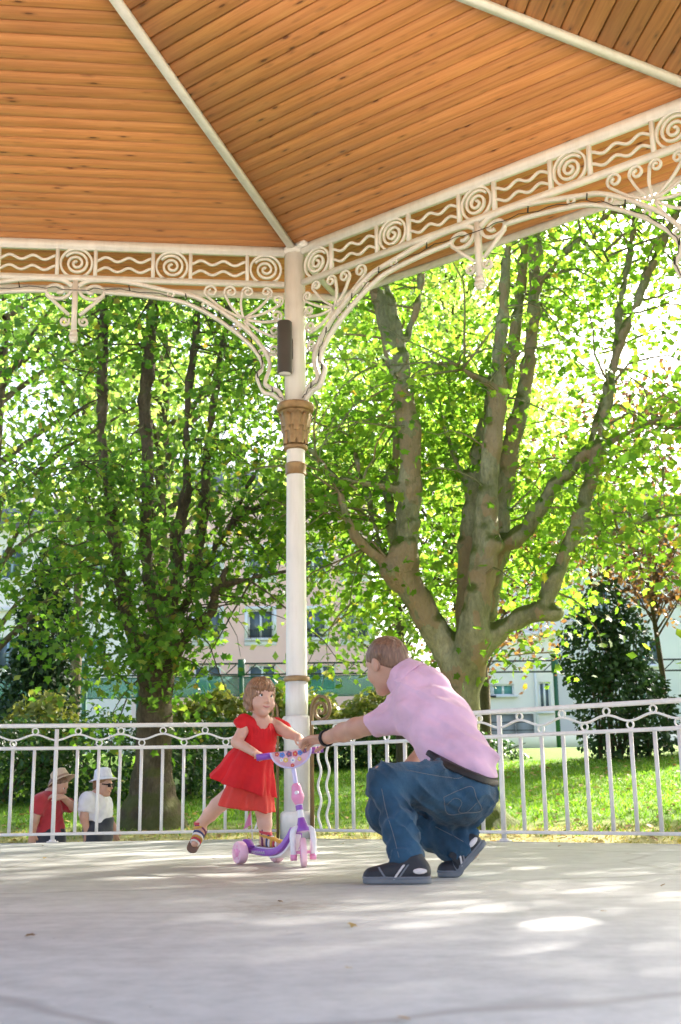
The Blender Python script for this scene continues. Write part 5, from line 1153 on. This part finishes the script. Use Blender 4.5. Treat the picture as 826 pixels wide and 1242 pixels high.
for sg in (-1, 1): loft(smooth_path([dk(-.035, .06)+SCN*sg*.07, dk(.0, .118)+SCN*sg*.07, dk(.05, .085)+SCN*sg*.066], 4), [.02]*9, [.006]*9, PURP, 'mudguard', scooter, SCP)
SM = M('silver_print', (.62, .58, .72), 9, .4)
mb = MB()
for i in range(7):                                   # swirl decoration on the side of the deck
    x_ = .05+i*.022; mb.tube([dk(x_, .053)-SCN*.0665, dk(x_+.009, .068)-SCN*.0675, dk(x_+.018, .054)-SCN*.0665], .0022, 5)
MB().add([tuple(np.array(v)-SCP) for v in mb.v], mb.f).obj('deck_swirl', SM, scooter)
# fork
mb = MB()
lx = unit(FA)
for sg in (-1, 1):
    P = smooth_path([CR+lx*sg*.012, CR+lx*sg*.040+V3(0, -.01, -.008), CR*.5+FW*.5+lx*sg*.050+V3(0, -.005, .02), FW+lx*sg*.048+V3(0, 0, .005), FW+lx*sg*.046+V3(0, 0, -.028)], 5)
    MB().tube([p-SCP for p in P], [.015]*len(P), 10).obj('fork_leg', WPL, scooter, smooth=True)
    MB().tube([FW+lx*sg*.047+V3(0, 0, -.008)-SCP, FW+lx*sg*.047+V3(0, 0, -.036)-SCP], .017, 10).obj('fork_tip', PINKP, scooter, smooth=True)
MB().tube([FW-lx*.055-SCP, FW+lx*.055-SCP], .008, 10).obj('front_axle', PINKP, scooter)
st = unit(HC-CR); SL = np.linalg.norm(HC-CR); stp = lambda t: CR+st*t*SL-SCP
q = Vector((0, 0, 1)).rotation_difference(Vector(st)).to_euler()
def onstem(prof, name, mat, t):
    me = MB().lathe(prof, 24).mesh(name, mat, True); me.set_sharp_from_angle(angle=radians(40)); o = obj(name, me, scooter, stp(t)); o.rotation_euler = q; return o
onstem([(.034, -.02), (.036, -.008), (.026, .012), (.018, .04), (.016, .05)], 'fork_crown', PURP, 0)
onstem([(.0165, .0), (.0165, .16*1)], 'lower_stem', WPL, .06); onstem([(.0185, -.012), (.0185, .012)], 'stem_band', PURP, .26); onstem([(.0115, 0), (.0115, SL*.52)], 'upper_stem', LAV, .48)
cl = SDF(stp(.45)-.1, stp(.45)+.1, .004); cl.cone(stp(.34), stp(.40), .022, .030, .01).cone(stp(.40), stp(.53), .030, .024, .012); obj('stem_clamp', cl.mesh('stem_clamp', PINKP), scooter)
me = ball(0, .013).mesh('clamp_button', WPL, True); obj('clamp_button', me, scooter, stp(.455)+V3(.0, -.022, 0))
hd = unit(HR-HL); HN = unit(np.cross(hd, V3(0, 0, 1))); HN = HN if HN[1] < 0 else -HN; HU = np.cross(HN, hd); HU = HU if HU[2] > 0 else -HU
MB().tube([HL-SCP, HR-SCP], .011, 12).obj('handlebar', WPL, scooter, smooth=True)
MB().tube([HL-SCP, HL+(HR-HL)*.28-SCP], .0165, 14).obj('grip', PURP, scooter, smooth=True); MB().tube([HL+(HR-HL)*.74-SCP, HR-SCP], .0165, 14).obj('grip', PURP, scooter, smooth=True)
for f_ in (.88, .93): MB().tube([HL+(HR-HL)*f_-SCP, HL+(HR-HL)*(f_+.025)-SCP], .0175, 14).obj('grip_band', LPINK, scooter, smooth=True)
# half-round front plate with a plain flower pattern
pc = HC+HU*.012; V = []; pr = .092; n = 24; an = [pi+pi*k/n for k in range(n+1)]
for dy in (.016, .034):
    for a_ in an: V.append(pc+hd*pr*cos(a_)*1.08+HU*(pr*sin(a_)*.92)+HN*dy-SCP)
m_ = n+1; F = [tuple(range(m_)), tuple(range(m_, 2*m_))[::-1]]+[(k, (k+1) % m_, (k+1) % m_+m_, k+m_) for k in range(m_)]
plate = obj('front_plate', mesh_np('front_plate', np.array(V), F, LPINK), scooter)
mb = MB(); mb.tube([pc+hd*pr*cos(a_)*1.08+HU*(pr*sin(a_)*.92)+HN*.03-SCP for a_ in an], .006, 8); mb.obj('plate_rim', LAV, plate, smooth=True)
FLC = [M('flower_red', (.62, .06, .06), 4, .4), M('flower_blue', (.10, .22, .62), 4, .4), M('flower_yellow', (.78, .55, .12), 4, .4), M('flower_violet', (.16, .07, .2), 4, .4), M('flower_white', (.82, .80, .80), 4, .4)]
for i, (x_, z_, r_) in enumerate(((-.070, -.012, .011), (-.045, -.018, .014), (-.030, -.045, .012), (-.010, -.018, .015), (.005, -.05, .013), (.020, -.02, .014), (.045, -.018, .013), (.038, -.048, .011), (.068, -.012, .012), (-.052, -.042, .009), (.0, -.075, .010))):
    mb = MB()
    for k in range(5):
        a_ = k*2*pi/5+i; c_ = pc+hd*(x_+r_*.55*cos(a_))+HU*(z_+r_*.55*sin(a_))+HN*(.0352+.0004*k)-SCP
        mb.add([c_+hd*r_*.5*cos(b2)+HU*r_*.5*sin(b2) for b2 in np.linspace(0, 2*pi, 9)[:-1]], [tuple(range(8))])
    f_ = mb.obj('flower', FLC[i % 5], plate)
    c_ = pc+hd*x_+HU*z_+HN*.0378-SCP; MB().add([c_+hd*r_*.28*cos(b2)+HU*r_*.28*sin(b2) for b2 in np.linspace(0, 2*pi, 9)[:-1]], [tuple(range(8))]).obj('flower_heart', FLC[(i+2) % 5], f_)
# pennant on a short pole at the back
fp = np.array((0.009,-3.620,0.121)); ft = np.array((-0.001,-3.620,0.295))
MB().tube([fp-SCP, ft-SCP], .003, 6).obj('flag_pole', WPL, scooter)
V = [ft, ft+V3(0, 0, -.012), np.array((-0.046,-3.630,0.179)), np.array((-0.002,-3.600,0.199))]; V = [p-SCP for p in (ft+V3(-.002, 0, -.03), np.array((-0.036,-3.640,0.171)), np.array((0.007,-3.610,0.195)))]
mb = MB(); mb.add([*V, *[p+V3(0, .002, 0) for p in V]], [(0, 1, 2), (5, 4, 3), (0, 3, 4, 1), (1, 4, 5, 2), (2, 5, 3, 0)]); mb.obj('pennant', PINKP, scooter)

# ---------------------------------------------------------------- the girl
gp = np.array((0.072,-3.660,0.032)); GO = V3(gp[0], gp[1], 0); girl = thing('person', 'small girl in red dress and striped sandals riding the scooter, one leg kicked back', 'person', tuple(GO))
HG = np.array((0.058,-3.710,0.840)); FG = V3(.50, -.85, -.04); RG = axes(FG, V3(.06, .02, 1)); SG = .845
nk = np.array((0.061,-3.690,0.743)); ch = np.array((0.052,-3.680,0.641)); pv = np.array((-0.018,-3.630,0.429))
gsR = np.array((-0.012,-3.730,0.703)); geR = np.array((-0.057,-3.780,0.609)); gwR = np.array((0.044,-3.860,0.551)); gsL = np.array((0.125,-3.630,0.703)); geL = np.array((0.203,-3.740,0.653)); gwL = np.array((0.270,-3.860,0.622))
ghL = np.array((0.036,-3.650,0.373)); gkL = np.array((0.072,-3.660,0.253)); gaL = np.array((0.082,-3.670,0.142)); ghR = np.array((-0.051,-3.600,0.383)); gkR = np.array((-0.182,-3.550,0.292)); gaR = np.array((-0.280,-3.500,0.191))
LO, HI = (-.62, -4.05, .02), (.42, -3.3, 1.0)
b_ = SDF(LO, HI, .0045)
PG = head(b_, HG, RG, SG, True)
b_.cone(nk-V3(0, 0, .02), HG+RG@V3(0, -.015, -.05), .034, .034, .02).cone(ch, pv, .068, .075, .03).cone(gsR, gsL, .036, .036, .03).cone(nk-V3(0, 0, .03), ch, .045, .06, .03)
b_.cone(gsR, geR, .033, .028, .02).cone(geR, gwR, .028, .020, .015).cone(gsL, geL, .033, .028, .02).cone(geL, gwL, .028, .020, .015)
hand(b_, gwR, np.array((0.091,-3.950,0.539))-gwR, V3(0, -.3, 1), V3(.9, .3, 0), .58, (.9, 1.0, .7), .0105, .8)
hand(b_, gwL, np.array((0.308,-3.940,0.589))-gwL, V3(0, -.3, 1), V3(-.8, -.5, 0), .58, (.8, .9, .6), .0105, .5)
b_.cone(ghL, gkL, .055, .042, .02).cone(gkL, gkL*.5+gaL*.5, .041, .038, .01).cone(gkL*.5+gaL*.5, gaL, .038, .027, .01)
b_.cone(ghR, gkR, .056, .043, .02).cone(gkR, gkR*.55+gaR*.45, .042, .038, .01).cone(gkR*.55+gaR*.45, gaR, .038, .026, .01)
tL = np.array((0.159,-3.740,0.099)); hlL = np.array((0.072,-3.660,0.105)); b_.cone(gaL, hlL+V3(0, 0, .006), .027, .022, .015).cone(hlL, tL, .023, .019, .015).cone(gaL, tL*.6+hlL*.4, .022, .019, .02)
tR = np.array((-0.301,-3.550,0.101)); hlR = np.array((-0.272,-3.490,0.170)); b_.cone(gaR, hlR, .026, .022, .015).cone(hlR, tR, .023, .019, .015).cone(gaR, tR*.5+hlR*.5, .022, .02, .02)
gb = obj('body', b_.mesh('body', SKIN_G, GO), girl)
ORG = GO; face_parts(gb, GO, PG, RG, SG)
def outside(s, base, off):
    s.v = np.maximum(s.v, -(base-off)).astype(np.float32)
# hair: a short bob with a fringe
HLO, HHI = HG-.17, HG+.17; h_ = SDF(HLO, HHI, .004)
h_.ell(PG(0, -.012, .030), np.array([.092, .108, .098])*SG, RG, 0)
for sg in (-1, 1): h_.ell(PG(sg*.066, -.012, -.03), np.array([.026, .055, .066])*SG, RG, .02)
h_.ell(PG(0, -.065, -.035), np.array([.07, .045, .065])*SG, RG, .02).ell(PG(-.01, .070, .056), np.array([.060, .032, .034])*SG, RG, .015)
fc = SDF(HLO, HHI, .004); fc.ell(PG(.006, .10, -.030), np.array([.061, .085, .068])*SG, RG, 0); h_.v = np.maximum(h_.v, -fc.v).astype(np.float32)
h_.cut(RG@V3(0, 0, -1), PG(0, 0, -.082)); h_.wob(.004, 70, 21)
X, Y, Z = h_.grid(); q = RG[:, 0]; f1 = RG[:, 1]; an = np.arctan2((X-HG[0])*q[0]+(Y-HG[1])*q[1]+(Z-HG[2])*q[2], (X-HG[0])*f1[0]+(Y-HG[1])*f1[1]+(Z-HG[2])*f1[2])
h_.v = (h_.v+.0028*np.sin(an*34+2*np.sin(Z*60))).astype(np.float32)
obj('hair', h_.mesh('hair', HAIR_G, GO), girl)
# dress
RED = cloth('red_cotton', (.58, .005, .009), 8, .3, 300, .8, .15, 0); RED2 = cloth('sheer_red_cotton', (.66, .04, .025), 8, .3, 300, .8, .15, 0)
RED2.node_tree.nodes['Principled BSDF'].inputs['Alpha'].default_value = .82
def skirt(s, A, B, ra, rb, q, nf, amp, ph, exp=1.0):
    """flared tube from A to B, folds growing towards the hem"""
    A = np.array(A); B = np.array(B); ax = unit(B-A); Ln = np.linalg.norm(B-A); e1 = unit(np.cross(ax, V3(0, 1, .1))); e2 = np.cross(ax, e1)
    X, Y, Z = s.grid(); X = X-A[0]; Y = Y-A[1]; Z = Z-A[2]; t = (X*ax[0]+Y*ax[1]+Z*ax[2])/Ln; tc = np.clip(t, -.2, 1.05)
    p1 = X*e1[0]+Y*e1[1]+Z*e1[2]; p2 = (X*e2[0]+Y*e2[1]+Z*e2[2])*q; th = np.arctan2(p2, p1); r_ = ra+(rb-ra)*np.maximum(tc, 0)**exp
    r_ = r_*(1+amp*np.maximum(tc, 0)*(np.sin(nf*th+ph+tc*.8)+.5*np.sin((nf*2+1)*th+ph*2)))
    d = (np.sqrt(p1*p1+p2*p2)-r_)*.85; d = np.maximum(d, np.maximum(-t-.02, t-1)*Ln); return d.astype(np.float32)
d = SDF(LO, HI, .0045)
d.cone(ch+V3(0, 0, .008), np.array((0.039,-3.680,0.591)), .082, .085, .03).cone(gsR+V3(.02, 0, -.01), gsL+V3(-.02, 0, -.01), .044, .044, .03)
d.ell(np.array((-0.021,-3.730,0.716)), (.037, .041, .032), k=.02).ell(np.array((0.134,-3.630,0.707)), (.041, .041, .031), k=.02)
for a_, c_ in ((np.array((-0.025,-3.730,0.720)), np.array((-0.049,-3.750,0.698))), (np.array((0.134,-3.630,0.711)), np.array((0.173,-3.630,0.685)))): d.cone(a_, c_, .037, .042, .02)
d.cut(V3(-.75, -.2, -.62), np.array((-0.061,-3.750,0.678))); d.cut(V3(.75, .2, -.64), np.array((0.194,-3.630,0.646)))
top_ = d.v.copy()
sk = skirt(d, np.array((0.047,-3.680,0.633)), np.array((-0.042,-3.645,0.391)), .080, .176, 1.04, 7, .085, .6, 1.1)
hh = np.maximum(.03-np.abs(d.v-sk), 0)/.03; d.v = (np.minimum(d.v, sk)-hh*hh*.03*.25).astype(np.float32)
cut = SDF(LO, HI, .0045); fx = unit(V3(FG[0], FG[1], 0)); nc = nk+fx*.030-V3(.016, 0, .012)
cut.cone(nc+V3(0, 0, .06), nc+fx*.03-V3(0, 0, .028), -fx[0]*0+.044, .036, 0); d.v = np.maximum(d.v, -cut.v).astype(np.float32)
d.wob(.004, 26, 31)
X, Y, Z = d.grid(); aa = np.arctan2(Y-ch[1], X-ch[0]); d.v = (d.v+.0022*np.sin(aa*26)*np.clip(1-np.abs(Z-ch[2]-.02)*14, 0, 1)).astype(np.float32)
obj('dress', d.mesh('dress', RED, GO), girl)
u = SDF(LO, HI, .0045); u.v = skirt(u, np.array((0.025,-3.670,0.549)), np.array((-0.018,-3.655,0.274)), .06, .146, 1.14, 6, .05, 1.9, .8)
u.wob(.004, 30, 33); us = obj('underskirt', u.mesh('underskirt', RED2, GO), girl, label='thinner orange-red lower layer of the dress')
for i in range(3):
    pass
# sandals: sole and coloured straps
STR = [M('strap_mustard', (.55, .32, .05), 20, .7), M('strap_plum', (.16, .03, .09), 20, .7), M('strap_white', (.72, .70, .66), 20, .7), M('strap_navy', (.04, .06, .16), 20, .7), M('strap_red', (.50, .05, .06), 20, .7), M('sandal_sole', (.16, .10, .07), 20, .8)]
def sandal(an_, hl, tt, dn):
    D = unit(tt-hl); n_ = unit(dn-D*(dn@D)); s = SDF(np.minimum(hl, tt)-.07, np.maximum(np.maximum(hl, tt), an_)+.06, .0035)
    s.cone(hl, tt, .026, .023, .015).cone(an_, tt*.6+hl*.4, .025, .023, .02).cone(an_+V3(0, 0, .02), hl, .030, .025, .015)
    so = SDF(s.lo, s.lo+s.h*(s.n-1), .0035); so.cone(hl+n_*.022-D*.012, tt+n_*.020+D*.018, .033, .031, .01, (n_, 3.2)); p = obj('sandal', so.mesh('sandal', STR[5], GO), girl)
    for i, (f_, mt) in enumerate(((.15, 1), (.42, 3), (.56, 2), (.70, 0), (.83, 4), (.96, 2))):
        k = s.copy(.0035); k.v = np.maximum(k.v, -(s.v+.004)); c_ = hl+(tt-hl)*f_; k.cut(D, c_+D*.0052); k.cut(-D, c_-D*.0052); obj('strap', k.mesh('strap', STR[mt], GO), p)
    U_ = unit(an_-hl+V3(0, 0, .02))
    for f_, mt in ((.0, 0), (.016, 4)):
        k = s.copy(.004); k.v = np.maximum(k.v, -(s.v+.004)); c_ = an_+U_*f_; k.cut(U_, c_+U_*.007); k.cut(-U_, c_-U_*.007); obj('ankle_strap', k.mesh('ankle_strap', STR[mt], GO), p)
sandal(gaL, hlL, tL, V3(0, 0, -1)); sandal(gaR, hlR, tR, V3(-.25, .95, -.25))
print('girl done')

# ---------------------------------------------------------------- two walkers beyond the railing
def hat(par, H, R, sc, mat, band, org, P):
    hp = H+R@(sc*V3(0, -.01, .068)); prof = [(.001, .112), (.05, .115), (.078, .095), (.088, .04), (.092, .004), (.12, -.006), (.140, -.018), (.139, -.023), (.09, -.006), (.08, .0)]
    me = MB().lathe([(r*sc, z*sc) for r, z in prof], 28).mesh('hat', mat, True)
    o = obj('hat', me, par, hp-org); o.rotation_euler = Matrix(R.tolist()).to_euler(); o.scale = (1, 1.12, 1)
    MB().lathe([(.0925*sc, .006*sc), (.0905*sc, .028*sc)], 28, cap=False).obj('hat_band', band, o, smooth=True)
STRAW = M('straw_hat', (.50, .38, .27), 60, .8); CREAM = M('white_sun_hat', (.68, .69, .74), 40, .8)
def walker(name_label, H, F, U, nkp, cst, pls, armn, armf, top, topm, botm, hatm, bandm, glass, hs=.90):
    z0 = float(zg(pls[0], pls[1])); O = V3(pls[0], pls[1], z0); t = thing('person', name_label, 'person', tuple(O)); R = axes(F, U)
    lo = np.minimum(np.min([H, pls, armn[1], armf[1], armn[2], armf[2]], 0)-.3, [9, 9, z0-.05]); hi = np.max([H, pls, armn[1], armf[1], armn[2], armf[2]], 0)+.3
    b = SDF(lo, hi, .0095); P = head(b, H, R, hs); b.cone(nkp, H+R@V3(0, -.02, -.06), .058, .052, .03).cone(cst, pls, .108, .115, .05).cone(armn[0], armf[0], .06, .06, .05)
    for A in (armn, armf): b.cone(A[0], A[1], .050, .041, .02).cone(A[1], A[2], .041, .028, .02); hand(b, A[2], A[3], V3(0, -1, .2), V3(.8, 0, -.3), .95, (.5, .5, .4), .0105)
    kn = []
    for sg in (-1, 1):
        hp = pls+V3(0, sg*.09, -.06); k_ = V3(pls[0]+.10*sg, pls[1]+sg*.09, z0+.50); a_ = V3(pls[0]+.16*sg, pls[1]+sg*.09, z0+.09); b.cone(hp, k_, .085, .055, .03).cone(k_, a_, .055, .036, .02).cone(a_, a_+V3(.14, 0, -.05), .034, .028, .02); kn.append((hp, k_, a_))
    bo = obj('body', b.mesh('body', SKIN_W, O), t)
    s = SDF(lo, hi, .0095); s.cone(cst, pls+V3(0, 0, -.02), .138, .148, .05).cone(nkp-V3(0, 0, .03), cst, .08, .13, .06).cone(armn[0], armf[0], .075, .075, .05)
    for A in (armn, armf): s.cone(A[0], A[0]+(A[1]-A[0])*.7, .072, .070, .03)
    for A in (armn, armf):
        q = s.side(A[1]-A[0], A[0]+(A[1]-A[0])*.68); X, Y, Z = s.grid(); far = np.sqrt((X-A[1][0])**2+(Y-A[1][1])**2+(Z-A[1][2])**2) < .16; s.v = np.where(far & (np.abs(Y-cst[1]) > .148), np.maximum(s.v, q), s.v).astype(np.float32)
    s.cut(V3(0, 0, -1), V3(0, 0, top)); s.wob(.007, 16, 5).wob(.005, 34, 6)
    ck = SDF(lo, hi, .0095).cone(nkp-V3(0, 0, .01), nkp+V3(0, 0, .2), .066, .07, 0); s.v = np.maximum(s.v, -ck.v).astype(np.float32)
    obj('shirt', s.mesh('shirt', topm, O), t)
    j = SDF(lo, hi, .0095); j.cone(pls+V3(0, 0, .06), pls-V3(0, 0, .05), .142, .15, .05)
    for hp, k_, a_ in kn: j.cone(hp, k_, .108, .078, .03).cone(k_, a_, .078, .072, .02)
    j.cut(V3(0, 0, -1), V3(0, 0, z0+.09)); j.cut(V3(0, 0, 1), V3(0, 0, max(pls[2]+.09, top+.03))); j.wob(.006, 20, 4); obj('trousers', j.mesh('trousers', botm, O), t)
    for hp, k_, a_ in kn:
        f = SDF(a_-.15, a_+.25, .008); f.cone(a_+V3(-.04, 0, -.045), a_+V3(.16, 0, -.05), .048, .036, .02); f.cut(V3(0, 0, -1), V3(0, 0, z0+.0)); obj('shoe', f.mesh('shoe', SHOE, O), t)
    hr = SDF(H-.2, H+.2, .007); hr.ell(H+R@(hs*V3(0, -.015, .032)), np.array([.084, .102, .09])*hs, R, 0).ell(H+R@(hs*V3(0, -.05, -.02)), np.array([.068, .06, .07])*hs, R, .02); hr.cut(R@V3(0, .13, -.17), H+R@(hs*V3(0, .06, .05))); obj('hair', hr.mesh('hair', HAIR_M if not glass else HAIR_G, O), t)
    hat(t, H, R, hs, hatm, bandm, O, P); ORG_ = O
    face_parts(bo, O, P, R, hs)
    if glass:
        mb = MB()
        for sg in (-1, 1): mb.box(P(sg*.034, .096, .006)-O, (.052*hs, .012, .040*hs), R); mb.box(P(sg*.070, .045, .010)-O, (.006, .1*hs, .012), R)
        mb.box(P(0, .1, .012)-O, (.02, .008, .008), R); mb.obj('sunglasses', BELT, t)
    return t
TRED = cloth('brick_red_tee', (.40, .03, .045), 6, .3); TWHT = cloth('white_blouse', (.66, .66, .72), 6, .3); NAVY = cloth('dark_trousers', (.025, .03, .045), 6, .3)
walker('man with straw hat and red tee shirt walking with head bowed, hand at his chest', np.array((-2.436,1.750,0.459)), V3(.86, -.18, -.45), V3(.42, 0, 1), np.array((-2.514,1.750,0.390)), np.array((-2.531,1.750,0.220)), np.array((-2.496,1.750,-0.027)),
       (np.array((-2.573,1.600,0.314)), np.array((-2.601,1.560,0.132)), np.array((-2.624,1.580,0.011)), V3(.02, 0, -1)), (np.array((-2.517,1.920,0.327)), np.array((-2.288,1.800,0.255)), np.array((-2.358,1.620,0.349)), V3(-1, -.2, .25)), np.array((-2.506,1.750,0.019))[2], TRED, NAVY, STRAW, M('hat_band_brown', (.30, .20, .13), 9, .7), False)
walker('woman with white hat, sunglasses and white blouse walking behind the man in red', np.array((-2.025,1.850,0.462)), V3(.95, -.22, -.12), V3(.12, 0, 1), np.array((-2.086,1.850,0.369)), np.array((-2.098,1.850,0.236)), np.array((-2.059,1.850,0.057)),
       (np.array((-2.150,1.720,0.315)), np.array((-2.163,1.700,0.154)), np.array((-2.127,1.700,0.024)), V3(.05, 0, -1)), (np.array((-2.045,2.000,0.305)), np.array((-2.000,2.000,0.162)), np.array((-1.922,1.920,0.061)), V3(.2, -.1, -1)), np.array((-2.061,1.850,0.111))[2], TWHT, NAVY, CREAM, CREAM, True)
print('walkers done')
